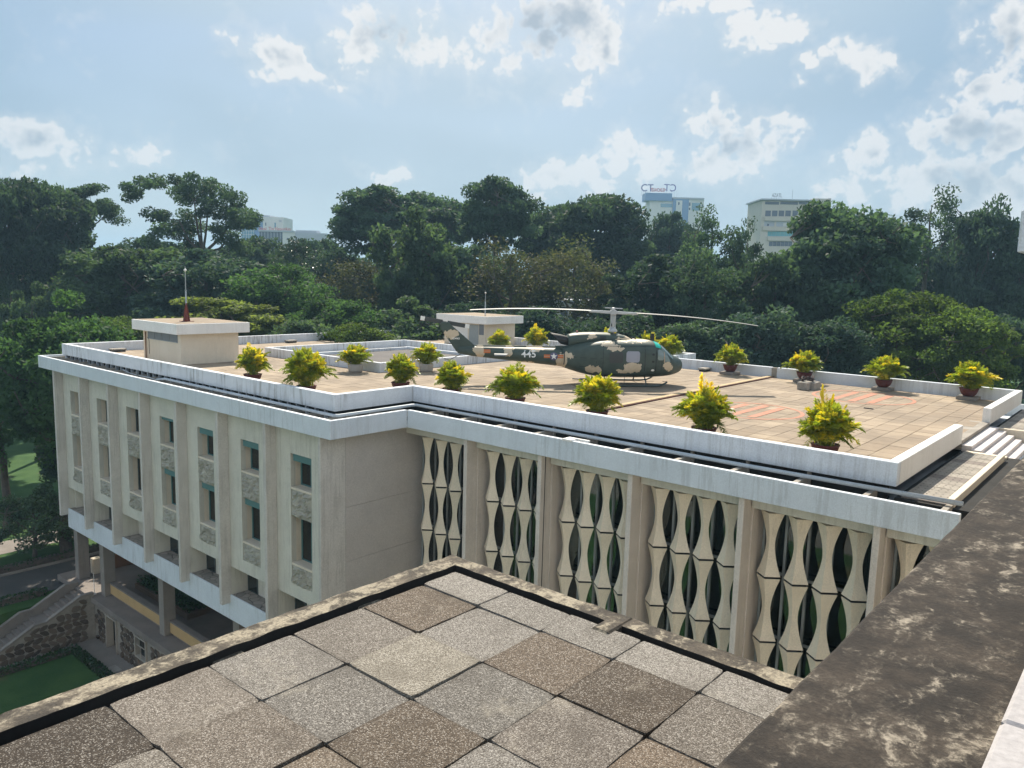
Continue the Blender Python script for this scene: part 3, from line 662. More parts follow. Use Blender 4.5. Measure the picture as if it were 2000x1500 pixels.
for k_ in range(7):
    xr, xl = FX[k_], FX[k_+1]+FW            # clear bay between fins
    ol = xl+.96; orr = ol+1.36
    bay = 7-k_
    w1 = WB()
    w1.box(xl-FW+.01, ol, YW, YW+.22, WBOT, FB-.003).box(orr, xr+.01, YW, YW+.22, WBOT, FB-.003)
    w1.box(ol, orr, YW, YW+.22, OZ, FB-.003).box(ol, orr, YW, YW+.22, WBOT, RZ)
    w1.build('wall_bay', 'facade_plaster')
    # reveals
    WB().box(ol-.16, ol-.004, YW+.222, 17.3, RZ, OZ).box(orr+.004, orr+.16, YW+.222, 17.3, RZ, OZ).box(ol-.16, orr+.16, YW+.222, 17.3, OZ+.004, OZ+.2).build('reveal', 'cream_wall')
    rp = link('relief_panel', R_UP[k_ % 3], None, WING); rp.location = wloc(ol+.015, YW+.045, H-9.27)
    rp = link('relief_panel', R_LO[k_ % 2], None, WING); rp.location = wloc(ol+.015, YW+.045, H-11.985)
    for (zs, zt_, nm) in ((H-8.10, OZ, 'up'), (H-11.13, H-9.28, 'lo')):
        WB().box(ol+.004, orr-.004, YW+.0, 17.13, zs-.09, zs).build('sill', 'cream_wall', bevel=.012)
        f_ = WB(); fz = 17.12
        f_.box(ol, ol+.07, fz, fz+.06, zs, zt_).box(orr-.06, orr, fz, fz+.06, zs, zt_).box(ol+.07, orr-.06, fz, fz+.06, zs, zs+.05).box(ol+.07, orr-.06, fz, fz+.06, zt_-.05, zt_)
        f_.box((ol+orr)/2-.03, (ol+orr)/2+.03, fz+.003, fz+.055, zs+.05, zt_-.05)
        wi = f_.build('window', 'teal' if bay >= 4 else 'dark_frame')
        WB().box(ol+.07, orr-.06, fz+.028, fz+.032, zs+.05, zt_-.05).build('pane', 'clear_pane', wi)
        cx0 = (ol+orr)/2-.02
        if bay == 7 and nm == 'lo': curtain_mesh(cx0+.1, orr-.05, zs+.02, zt_-.02, 17.32, tie=True).build('curtain', 'curtain_mauve', wi, smooth=True)
        elif bay >= 5: curtain_mesh(cx0-.05+.1*(bay==5), orr-.05, zs+.02, zt_-.02, 17.32).build('curtain', 'curtain', wi, smooth=True)
        # teal roller boxes
        if nm == 'up' and bay >= 4: WB().box(ol+.09, orr-.004, YW+.06, 17.1, (H-7.07 if bay > 4 else H-6.93), H-6.80).build('roller_box', 'teal', bevel=.01)
        if nm == 'lo' and bay in (4, 5, 6): WB().box(ol+.09, orr-.004, YW+.10, 17.1, H-9.56, H-9.285).build('roller_box', 'teal', bevel=.01)
    # loggia under the bay: back wall, window, paved planter ledge
    WB().box(xl, xr-.002, 17.46, 17.6, H-13.80, WBOT-.004).build('loggia_wall', 'facade_plaster')
    if bay not in (1, 3):
        lw_ = WB().box(xl+.02, xl+.07, 17.42, 17.455, H-13.79, WBOT-.006).box(xl+.75, xl+.80, 17.42, 17.455, H-13.79, WBOT-.006).box(xl+.07, xl+.75, 17.42, 17.453, H-13.79, H-13.75).build('loggia_window', 'dark_frame')
        WB().box(xl+.07, xl+.75, 17.43, 17.452, H-13.748, WBOT-.006).build('pane', 'dark_glass', lw_)
    WB().box(xl, xr-.002, YW-.0, 17.459, H-13.9, H-13.80).build('planter_top', 'crazy_paving')
    WB().box(xl-FW*.5+.003, xr+FW*.5-.003 if k_ else xr, 16.60, YW+.0, H-14.90, H-13.77).build('planter_band', 'white_paint', bevel=.012)
    WB().box(xl, xr, 16.665, 17.6, WBOT-.002, WBOT+.05).build('loggia_ceiling', 'facade_plaster')
WB().box(FX[7]+.2,-22.7,16.68,44,H-14.89,H-14.72).build('underside', 'facade_plaster')
# grey side wall between the two facades, in three lifts with open joints
for (z0, z1) in ((H-8.52, FB-.004), (H-10.62, H-8.53), (-1.8, H-10.63)):
    WB().box(-22.95, -22.67, 17.302, 21.2, z0, z1).build('side_wall', 'side_wall')
# ---- stone screen facade
PL = [-22.5, -19.08, -15.67, -12.17, -8.62, -5.14]
for i, x in enumerate(PL):
    if i:
        pr_ = WB().box(x, x+.17, 19.80, 20.36, -1.8, FB-.004).build('pier', 'pier', bevel=.012)
        WB().box(x-.02, x+.20, 20.361, 21.4, -1.8, FB-.005).build('pier_core', 'pier', pr_, bevel=.012)
        if i == 2: WB().box(x+.17, x+.185, 20.0, 20.02, -1.8, FB-.01).build('downpipe', 'gutter_dark', pr_)
    x0 = x+.20 if i else -22.66; x1 = PL[i+1]-.02 if i < 5 else -1.2
    WB().box(x0+.002 if i else x0, x1-.002, 20.24, 20.5, H-6.08, FB-.005).build('lintel', 'facade_plaster', bevel=.01)
def screen_unit():
    hgt, n = 1.82, 12; V = []; F = []
    for j in range(n+1):
        t_ = -1+2*j/n; s_ = .36+.64*abs(t_)**1.7; a, d = .345*s_, .275*s_
        V += [(-a,0,j/n*hgt),(0,-d,j/n*hgt),(a,0,j/n*hgt),(0,d*.35,j/n*hgt)]
    for j in range(n):
        for q in range(4): F.append((j*4+q, j*4+(q+1)%4, j*4+4+(q+1)%4, j*4+4+q))
    F += [(3,2,1,0),(n*4,n*4+1,n*4+2,n*4+3)]
    me = MB().add(V, F).mesh('screen_block'); me.materials.append(MAT['screen_stone'])
    # only the curve along the height is smooth; the arris stays sharp
    return me
SU = screen_unit()
jm = MB().prism([(-.30,0),(0,-.245),(.30,0),(0,.08)], 0, .066).mesh('screen_joint'); jm.materials.append(MAT['gutter_dark'])
ROW = 1.886
for i, x in enumerate(PL):
    n_ = 4 if i < 5 else 3
    xs = [x+.28+.345+u*.775 for u in range(n_)]
    if i == 0: xs = [-22.62+.36+.345+u*.775 for u in range(4)]
    for xx in xs:
        for r_ in range(5):
            zt_ = H-6.19-r_*ROW-1.82
            o = link('screen_block', SU, None, WING); o.location = wloc(xx, 20.70, zt_)
            o = link('screen_joint', jm, None, WING); o.location = wloc(xx, 20.70, zt_-.066)
    xa = (x+.2 if i else -22.66); xb = (PL[i+1] if i < 5 else -1.2)
    n2 = 5
    gf = WB(); gp = []
    for u in range(n2+1):
        gx = xa+.05+(xb-xa-.1)*u/n2; gf.box(gx-.035, gx+.035, 21.12, 21.24, -1.8, H-6.1)
        if u < n2: gp.append((gx+.04, xa+.05+(xb-xa-.1)*(u+1)/n2-.04))
    for r_ in range(1, 6): gf.box(xa+.05, xb-.05, 21.14, 21.22, H-6.19-r_*ROW-.05, H-6.19-r_*ROW+.03)
    gl_ = gf.build('curtain_wall', 'frame_grey')
    for u, (g0, g1) in enumerate(gp):
        for r_ in range(5):
            WB().box(g0, g1, 21.17, 21.18, H-6.19-(r_+1)*ROW+.035, H-6.19-r_*ROW-.055).build('pane', 'clear_pane', gl_)
            if (u*3+r_*5+i) % 4 == 0: curtain_mesh(g0, g1, H-6.19-(r_+1)*ROW+.05, H-6.19-r_*ROW-.1, 21.36, .02, 5).build('curtain', 'louvre', gl_, smooth=True)
WB().box(-22.6,-1.2,20.2,21.1,-1.8,H-15.7).build('plinth', 'pier')

# ---- ground level under the wing
tz = WB().box(-50.0,-22.96,16.62,46,TZ-.32,TZ).build('terrace', 'terrace_stone', bevel=.015)
WB().box(-50.0,-47.5,16.9,46,-.3,TZ-.321).build('terrace_base', 'terrace_stone')
for (x, y) in ((-45.05,17.2),(-37.91,17.2),(-30.72,17.2),(-48.70,17.2),(-45.05,30),(-37.91,30),(-48.70,30),(-48.70,43),(-45.05,43),(-37.91,43)):
    WB().box(x, x+.52, y, y+.62, TZ+.001, H-14.895).build('column', 'shaded_column_paint', bevel=.015)
for (xa, xb) in ((-44.52,-37.92),(-37.38,-30.73),(-30.18,-23.0)):
    lwl = WB().box(xa, xb, 17.50, 17.72, TZ+.12, TZ+.70).build('low_wall', 'ochre_wall')
    WB().box(xa, xb, 17.46, 17.80, TZ+.702, TZ+.78).build('coping', 'terrace_stone', lwl)
    WB().box(xa+.2, xb-.2, 17.56, 17.66, TZ+.001, TZ+.119).build('foot', 'terrace_stone', lwl)
bw = WB()
for (y0, y1) in ((18.6,21.6),(21.9,25.0),(25.3,28.6)): bw.box(-48.72,-48.48,y0,y1,TZ+.14,TZ+.85)
bw.box(-48.66,-48.54,18.7,28.5,TZ+.001,TZ+.139)
bw = bw.build('brown_low_wall', 'brown_wall')
WB().box(-48.85,-48.4,18.1,18.58,TZ+.001,TZ+.95).build('end_post', 'cream_wall', bevel=.02)
WB().box(-44.6,-38.4,18.9,22.6,TZ+.001,TZ+.3).build('planting_bed', 'earth')
WB().box(-36.8,-23.2,24.0,24.3,TZ+.001,H-14.9).box(-34,-23.2,36.0,36.3,TZ+.001,H-14.9).build('inner_wall', 'facade_plaster')
WB().box(-38.1,-36.8,22.2,22.9,TZ+.001,TZ+1.0).build('counter', 'facade_plaster')
WB().tube([(-45.35,16.95,TZ+.02),(-45.35,16.95,TZ+1.25)], .018, 6).box(-45.43,-45.27,16.87,17.03,TZ+.001,TZ+.04).build('rope_post', 'white_metal')

# ---- rubble stone basement and court stair
def stones(parent, frame, outline, nu, nv, du, dv, seed):
    """irregular stones; frame maps (u, v, depth) to world; outline(u, v) tells what is wall"""
    r_ = random.Random(seed); P = {}
    for j in range(nv+1):
        for i in range(-1, nu+2):
            P[i, j] = ((i+(.5 if j % 2 else 0)+r_.uniform(-.27,.27))*du, (j+r_.uniform(-.25,.25))*dv)
    for j in range(nv):
        for i in range(-1, nu+1):
            pts = [P[i,j], P[i+1,j], P[i+1,j+1], P[i,j+1]]
            cu = sum(p[0] for p in pts)/4; cv = sum(p[1] for p in pts)/4
            if not outline(cu, cv) or not all(outline(cu+(p[0]-cu)*.9, cv+(p[1]-cv)*.6) for p in pts): continue
            # round the corners: 8 points
            ring_ = []
            for q in range(4):
                a, b = pts[q], pts[(q+1) % 4]
                ring_ += [(a[0]+(b[0]-a[0])*.24, a[1]+(b[1]-a[1])*.24), (a[0]+(b[0]-a[0])*.76, a[1]+(b[1]-a[1])*.76)]
            sh = .90; d = r_.uniform(.03,.075)
            o_ = [(cu+(p[0]-cu)*sh, cv+(p[1]-cv)*sh) for p in ring_]; i_ = [(cu+(p[0]-cu)*sh*.80, cv+(p[1]-cv)*sh*.80) for p in ring_]
            V = [frame(u, v, -.02) for u, v in o_]+[frame(u, v, d*.6) for u, v in o_]+[frame(u, v, d) for u, v in i_]
            F = [(q,(q+1)%8,8+(q+1)%8,8+q) for q in range(8)]+[(8+q,8+(q+1)%8,16+(q+1)%8,16+q) for q in range(8)]+[tuple(range(16,24))]
            b_ = WB() if parent is not STAIR else MB()
            b_.add(V, F).build('stone', 'rubble_stone', parent)
STAIR = thing('court_stair', 'concrete stair with sloping parapets and a rubble stone flank going down to the court', 'stair')
door = (-43.33,-42.14,H-19.0); win = (-39.71,-38.58,H-18.98,H-20.04)
bas = WB().box(-45.3,door[0]-.08,16.80,17.1,CZ-.02,TZ-.33).box(door[0]-.08,door[1]+.08,16.80,17.1,door[2]+.08,TZ-.33).box(door[1]+.08,win[0]-.08,16.80,17.1,CZ-.02,TZ-.33)
bas.box(win[0]-.08,win[1]+.08,16.80,17.1,CZ-.02,win[3]-.08).box(win[1]+.08,-22.96,16.80,17.1,CZ-.02,TZ-.33)
bas = bas.build('basement_wall', 'mortar')
def ob(u, v):
    x, z = -45.0+u, CZ+v
    if not (-.05 < v < TZ-.36-CZ and x < -33.5 and u > 0): return False
    if door[0]-.12 < x < door[1]+.12 and z < door[2]+.12: return False
    if win[0]-.12 < x < win[1]+.12 and win[3]-.12 < z < win[2]+.12: return False
    return True
stones(bas, lambda u, v, d: (-45.0+u, 16.80-d, CZ+v), ob, 29, 7, .40, .31, 11)
WB().box(-45.2,-23,17.36,17.5,CZ-.05,TZ-.33).build('basement_core', 'interior')
df_ = WB().box(door[0]-.08,door[0],16.70,17.1,CZ,door[2]+.08).box(door[1],door[1]+.08,16.70,17.1,CZ,door[2]+.08).box(door[0],door[1],16.70,17.1,door[2],door[2]+.08).build('door_frame', 'shade_frame')
WB().box(door[0],door[1],17.3,17.35,CZ+.5,door[2]).box(door[0],door[1],17.3,17.34,CZ,CZ+.5).build('door', 'ochre_wall', df_)
wf_ = WB().box(win[0]-.08,win[0],16.70,17.1,win[3]-.08,win[2]+.08).box(win[1],win[1]+.08,16.70,17.1,win[3]-.08,win[2]+.08).box(win[0],win[1],16.70,17.1,win[2],win[2]+.08).box(win[0],win[1],16.70,17.1,win[3]-.08,win[3]).build('window', 'shade_frame')
WB().box(win[0],win[1],16.95,16.97,win[3],win[2]).build('pane', 'dark_glass', wf_)
WB().box(win[0]+.1,win[1]-.1,16.72,16.76,win[3]+.62,win[3]+.66).box((win[0]+win[1])/2-.02,(win[0]+win[1])/2+.02,16.72,16.76,win[3]+.02,win[3]+.6).build('bar', 'shade_frame', wf_)
# stair: coping line (y, z)
COP = [(16.79,H-18.17),(16.1,H-18.17),(14.29,H-19.10),(13.74,H-19.10),(11.2,H-20.45),(10.6,H-20.45)]
def flank(x0, x1, nm, mat):
    poly = [(y, z-.10) for y, z in COP]+[(10.6,CZ),(16.79,CZ)]
    MB().xprism(poly, x0+.03, x1-.03).build(nm, mat, STAIR)
    for (p, q) in zip(COP[:-1], COP[1:]):
        MB().xprism([(p[0],p[1]),(q[0],q[1]),(q[0],q[1]-.10),(p[0],p[1]-.10)], x0, x1).build('coping', 'path_concrete', STAIR)
flank(-45.26,-45.0,'flank_wall','mortar'); flank(-47.5,-47.24,'flank_wall','path_concrete')
def zc(y):
    for p, q in zip(COP[:-1], COP[1:]):
        if q[0] <= y <= p[0]: return p[1]+(q[1]-p[1])*(p[0]-y)/(p[0]-q[0])
    return -9
stones(STAIR, lambda u, v, d: (-45.03+d, 10.7+u, CZ+v), lambda u, v: v > -.05 and 0 < u < 6.05 and CZ+v < zc(10.7+u)-.16, 15, 9, .40, .31, 5)
y, z = 16.6, TZ
for i in range(16):
    z -= .152; dy = .29 if i != 6 else .75
    MB().box(-47.24,-45.26,y-dy,y-.001,CZ-.02,z).build('step', 'terrace_stone', STAIR, bevel=.01); y -= dy
tag(MB().box(-41.0,-40.2,15.75,16.2,CZ-.01,CZ+.012).build('manhole_cover', 'bare_concrete', bevel=.006), 'square concrete manhole cover in the path below the basement window', 'manhole')

# ------------------------------------------------------------------ the roof the camera looks over
RZ2 = H-2.0
can = thing('canopy_roof', 'near canopy roof laid with loose pebble concrete slabs inside a stained kerb', 'roof', (-2.2, 1.5, RZ2-.3))
class CB(MB):
    def build(s, name, mat, parent=None, smooth=False, bevel=0.0):
        s.v = [(x+2.2, y-1.5, z-RZ2+.3) for x, y, z in s.v]; return MB.build(s, name, mat, parent or can, smooth, bevel)
CB().box(-3.80,-.7,-3,3.85,RZ2-.42,RZ2-.12).build('slab', 'gutter_dark')
def rough_coping(pts_in, pts_out, z0, z1, n, nm):
    """a kerb whose arris is chipped and wavers"""
    V = []; F = []; G = []
    for i in range(n+1):
        t_ = i/n
        a = [pts_in[0][q]+(pts_in[1][q]-pts_in[0][q])*t_ for q in (0,1)]; b = [pts_out[0][q]+(pts_out[1][q]-pts_out[0][q])*t_ for q in (0,1)]
        w_ = lambda s_: mnoise.noise(Vector((a[0]*7+s_, a[1]*7, s_)))*.007
        ch = max(0, mnoise.noise(Vector((a[0]*3, a[1]*3, 9.1)))-.25)*.05
        V += [(a[0]+w_(1),a[1]+w_(2),z0),(a[0]+w_(1),a[1]+w_(2),z1+w_(3)),(b[0]+w_(4),b[1]+w_(5),z1+w_(6)-ch),(b[0]+w_(4),b[1]+w_(5),z0-.35)]
        if i:
            o = i*4
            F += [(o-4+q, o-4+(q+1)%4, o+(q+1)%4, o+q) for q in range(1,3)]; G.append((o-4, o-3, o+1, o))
    k_ = CB().add(V, F).build(nm, 'coping_concrete')
    CB().add(V, G).build('shaded_inner_face', 'gutter_dark', k_)  # near-black colour paints the shade on the kerb's inner face
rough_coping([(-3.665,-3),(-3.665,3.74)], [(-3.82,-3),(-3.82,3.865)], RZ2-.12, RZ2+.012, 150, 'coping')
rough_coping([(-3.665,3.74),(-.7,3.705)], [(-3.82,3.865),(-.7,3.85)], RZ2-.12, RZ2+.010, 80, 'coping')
CB().box(-2.40,-2.28,3.58,3.86,RZ2-.12,RZ2+.018).build('bracket', 'coping_concrete', bevel=.012)
for (x, y) in ((-3.6, 2.02), (-3.58, 2.98)): CB().box(x-.10,x+.06,y-.09,y+.09,RZ2-.12,RZ2-.03).build('bracket', 'coping_concrete', bevel=.01)
TINT = {(0, 0): (0.264, 0.246, 0.222), (0, 1): (0.152, 0.119, 0.088), (0, 2): (0.19, 0.17, 0.148), (0, 3): (0.231, 0.215, 0.194), (0, 4): (0.225, 0.198, 0.17), (0, 5): (0.063, 0.049, 0.036), (0, 6): (0.195, 0.175, 0.15), (1, 0): (0.218, 0.203, 0.183), (1, 1): (0.249, 0.231, 0.209), (1, 2): (0.275, 0.252, 0.21), (1, 3): (0.189, 0.176, 0.159), (1, 4): (0.17, 0.145, 0.12), (1, 5): (0.195, 0.175, 0.15), (2, 0): (0.227, 0.212, 0.191), (2, 1): (0.147, 0.115, 0.086), (2, 2): (0.164, 0.153, 0.138), (2, 3): (0.116, 0.091, 0.067), (2, 4): (0.18, 0.145, 0.11), (3, 0): (0.264, 0.246, 0.222), (3, 1): (0.1, 0.078, 0.058), (3, 2): (0.195, 0.172, 0.15), (3, 3): (0.209, 0.194, 0.175), (4, 0): (0.278, 0.259, 0.234), (4, 1): (0.19, 0.168, 0.145), (4, 2): (0.195, 0.152, 0.113), (5, 0): (0.264, 0.246, 0.222), (5, 1): (0.195, 0.152, 0.113)}
TP = .4965
rt = random.Random(21)
def slab_tile(hx, hy, seed):
    """a loose slab with slightly ragged edges"""
    n = 10; P_ = []
    cs = [(-hx,-hy),(hx,-hy),(hx,hy),(-hx,hy)]
    for q in range(4):
        a, b = cs[q], cs[(q+1)%4]
        for i in range(n):
            t_ = i/n; x = a[0]+(b[0]-a[0])*t_; y = a[1]+(b[1]-a[1])*t_
            c_ = .006 if i in (0,) else 0
            k2 = 1-c_/max(hx, hy)
            P_.append((x*k2+mnoise.noise(Vector((x*9, y*9, seed)))*.005, y*k2+mnoise.noise(Vector((x*9, y*9, seed+5)))*.005))
    m_ = len(P_); V = [(x, y, -.05) for x, y in P_]+[(x, y, -.004) for x, y in P_]+[(x*.991, y*.991, .004) for x, y in P_]
    F = [(i,(i+1)%m_,m_+(i+1)%m_,m_+i) for i in range(m_)]+[(m_+i,m_+(i+1)%m_,2*m_+(i+1)%m_,2*m_+i) for i in range(m_)]+[tuple(range(2*m_,3*m_))]
    me = MB().add(V, F).mesh('pebble_slab'); me.materials.append(MAT['pebble_tile']); return me
full = [slab_tile(TP/2-.0010, TP/2-.0010, s_) for s_ in (1, 2, 3, 4)]; cut_ = [slab_tile(TP/2-.0010, .30/2-.0010, s_) for s_ in (6, 7)]
for ci in range(6):
    for ri in range(8):
        x = -3.590+TP/2+ci*TP
        y = 3.36+.15 if ri == 0 else 3.36-TP/2-(ri-1)*TP
        if x > -.8: continue
        me = cut_[(ci+ri) % 2] if ri == 0 else full[(ci*3+ri) % 4]
        key = (ci, ri)
        o = link('pebble_slab', me, None, can); o.location = (x+2.2+rt.uniform(-.0028,.0028), y-1.5+rt.uniform(-.0028,.0028), .3+rt.uniform(-.010,.008))
        o.rotation_euler = (rt.uniform(-.008,.008), rt.uniform(-.008,.008), rt.uniform(-.006,.006)+(0 if ri == 0 else (ci % 2)*math.pi))
        c_ = TINT.get(key) or rt.choice([(.28,.26,.23),(.155,.105,.07),(.20,.17,.15)])
        kk = rt.uniform(.92,1.08); o.color = (*[v*kk for v in c_], 1)
LZ = H-1.30
led = thing('concrete_ledge', 'black stained concrete ledge running along the right below the camera', 'ledge', (-.5, 4, LZ-.2))
def lb(x0, x1, y0, y1, z0, z1): return MB().box(x0+.5, x1+.5, y0-4, y1-4, z0-LZ+.2, z1-LZ+.2)
V = []; F = []; n = 260
for i in range(n+1):
    y = -3+i*(46/n); w_ = mnoise.noise(Vector((0, y*9, 3)))*.006+mnoise.noise(Vector((0, y*31, 7)))*.003
    V += [(-.833+.5+w_, y-4, -.15), (-.833+.5+w_, y-4, .2-.012), (-.819+.5+w_, y-4, .2), (.9, y-4, .2), ]
    if i: o = i*4; F += [(o-4+q, o+q, o+q+1, o-4+q+1) for q in range(3)]
MB().add(V, F).build('slab', 'ledge_concrete', led)
mp_ = [(0,0),(.06,-.012),(.115,-.045),(.125,-.085),(.085,-.075),(.04,-.04),(-.01,-.028)]
MB().prism([(-.792+.5+x*.9, 1.79-4+y) for x, y in mp_], .2, .2035).build('paint_fleck', 'salmon', led)
nz = H-1.16
npar = thing('near_parapet', 'smooth white parapet top at the bottom right corner beside the camera', 'parapet', (.3, 3, nz-.6))
for (y0, y1) in ((-2, 2.40), (2.404, 9)): MB().box(-.254-.3, .02-.3, y0-3, y1-3, .2, .6).build('coping', 'shaded_white', npar, bevel=.012)
MB().box(-.20-.3, .0-.3, -5, 6, .42-.6, .199).build('upstand', 'clean_white', npar)
# the main building below the ledge and its white upper eave at the right edge
mbd = thing('main_building', 'white eave block of the main palace at the right edge of the photo', 'building', (5, 10, 0))
MB().box(-5.2, 12, -40, 36, -1.85, LZ-.36).build('wall', 'pier', mbd)
eb = MB().box(-1.52-5, 6-5, 10.8-10, 22-10, H+.47, H+.95).build('eave', 'white_paint', mbd, bevel=.01)
MB().box(-1.2-5, 4-5, 11.2-10, 21-10, H+.951, H+1.25).build('coping', 'gutter_dark', mbd)
MB().box(1.5-5, 5-5, 12-10, 20-10, LZ-.36, H+.469).build('upper_wall', 'white_paint', mbd)

# ------------------------------------------------------------------ things on the deck
def shed(name, label, s, zr0, zr1, roof, facade):
    x0, x1, y0, y1 = s; cx, cy = (x0+x1)/2, (y0+y1)/2
    t = thing(name, label, 'shed', (cx, cy, DK))
    b = lambda a0, a1, b0, b1, c0, c1: MB().box(a0-cx, a1-cx, b0-cy, b1-cy, c0-DK, c1-DK)
    b(x0, x1, y0, y1, DK-.02, zr0-.002).build('wall', 'cream_wall', t)
    r_ = b(roof[0], roof[1], roof[2], roof[3], zr0, zr1).build('roof', 'clean_white', t, bevel=.012)
    b(roof[0]+.12, roof[1]-.12, roof[2]+.12, roof[3]-.12, zr1, zr1+.012).build('roof_screed', 'deck_tile', r_)
    facade(t, b, x0, x1, y0, y1)
    return t
def f1(t, b, x0, x1, y0, y1):
    z0, z1 = H-3.68, H-3.27
    fr = b(x0+.55, x1-.28, y0-.03, y0-.004, z0-.03, z0).build('strip_window', 'frame_grey', t)
    n_ = 4; w_ = (x1-.28-x0-.55)/n_
    for i in range(n_): b(x0+.55+i*w_+.02, x0+.55+(i+1)*w_-.02, y0-.02, y0-.004, z0, z1).build('pane', 'louvre', fr)
    MB().tube([(x0+.38-(x0+x1)/2, y0-.06-(y0+y1)/2, 0), (x0+.38-(x0+x1)/2, y0-.06-(y0+y1)/2, 1.5)], .035, 6).build('downpipe', 'brown_wall', t)
    MB().tube([(x0+.72-(x0+x1)/2, y0-.03-(y0+y1)/2, .3), (x0+.72-(x0+x1)/2, y0-.03-(y0+y1)/2, 1.1), (x0+.55-(x0+x1)/2, y0-.03-(y0+y1)/2, 1.2)], .012, 5).build('cable', 'gutter_dark', t)
def f2(t, b, x0, x1, y0, y1):
    d_ = b(x1-1.55, x1-.62, y0-.02, y0-.004, DK+.02, H-3.3).build('door', 'frame_grey', t)
    b(x1-.56, x1-.10, y0-.02, y0-.004, H-4.0, H-3.25).build('window', 'louvre', t)
    b(x0+.5, x1-1.7, y0-.015, y0-.004, DK+.02, H-3.3).build('panel', 'clean_white', t)
shed('rooftop_shed', 'cream rooftop stair house with a strip window and a red mast, on the left', SH1, H-3.23, H-2.69, (-43.75,-38.63,18.93,23.05), f1)
shed('rooftop_shed', 'cream rooftop stair house with a door behind the helicopter tail', SH2, H-3.2, H-2.645, (-42.2,-37.1,40.6,44.68), f2)
def mast(label, x, y, z, h, cone):
    t = thing('lightning_mast', label, 'mast', (x, y, z))
    if cone:
        q = MB().box(-.28,.28,-.28,.28,0,.04)
        for a in range(4):
            c_, s_ = math.cos(a*math.pi/2+.4), math.sin(a*math.pi/2+.4)
            q.add([(.24*c_,.24*s_,.04),(.05*c_,.05*s_,1.0),(0,0,1.0),(0,0,.04)], [(0,1,2,3)])
        q.lathe([(.20,.04),(.07,.7),(.05,1.0)], n=4); q.build('base', 'red_steel', t)
    MB().tube([(0,0,.04),(0,0,h*.55)], .042, 8).build('pole', 'pipe_plastic', t); MB().tube([(0,0,h*.55),(0,0,h*.86)], .028, 8).build('pole', 'frame_grey', t)
    MB().tube([(0,0,h*.86),(0,0,h)], .012, 6).lathe([(.012,h*.9),(.075,h*.925),(.075,h*.94),(.012,h*.96)], n=10).build('finial', 'white_metal', t)
    for i in range(3): MB().lathe([(.055,h*(.2+.18*i)),(.055,h*(.2+.18*i)+.03)], n=8).build('band', 'frame_grey', t)
mast('tall thin lightning mast on a red steel cone on the left roof house', -40.55, 20.45, H-2.69, 2.95, True)
mast('short thin mast on the roof house behind the tail rotor', -38.9, 42.4, H-2.645, 1.75, False)
for i, (x, y, a, b) in enumerate(((-47.55,19.7,.85,.5),(-47.6,31.6,.75,.5),(-47.6,35.7,.85,.5),(-47.5,40.2,.8,.5),(-46.2,43.9,.9,.5),(-22.4,43.9,.9,.5),(-20.0,40.2,.8,.45))):
    L_ = ['low concrete vent cover in the left corner of the roof beside the stair house','first low vent cover along the rear left parapet, just right of the stair house','second low vent cover along the rear left parapet',
          'third low vent cover along the rear left parapet','low vent cover near the far corner behind the light well','low flat vent cover beyond the helicopter nose','dark low vent cover beside the back parapet right of the helicopter'][i]
    t = thing('vent_cover', L_, 'vent', (x, y, DK), group='vent covers on the roof deck')
    MB().box(-b/2+.05, b/2-.05, -a/2+.05, a/2-.05, 0, .10).build('base', 'gutter_dark', t); MB().box(-b/2, b/2, -a/2, a/2, .10, .19).build('lid', 'bare_concrete', t, bevel=.015)
t = thing('concrete_block', 'square concrete box on the deck with a dark coil lying on top', 'block', (-13.15, 37.35, DK))
MB().box(-.32,.18,-.62,.62,0,.36).build('box', 'bare_concrete', t, bevel=.02); MB().box(.19,.36,-.2,.62,0,.34).build('box', 'bare_concrete', t, bevel=.02)
q = MB(); pts = [(-.08+.24*math.cos(a*.35), .05+.36*math.sin(a*.35), .40+.012*a*.35+.05*math.sin(a)) for a in range(40)]; q.tube(pts, .045, 6)
tag(q.build('coil', 'rope', smooth=True), 'dark coil of hose lying on the concrete box on the deck', 'coil').location = (-13.15, 37.35, DK)
tag(MB().box(-.18,.18,-.03,.03,0,.03).build('bar', 'rope'), 'short dark bar lying on the deck tiles left of the steps', 'bar').location = (-9.2, 33.2, DK+.004)

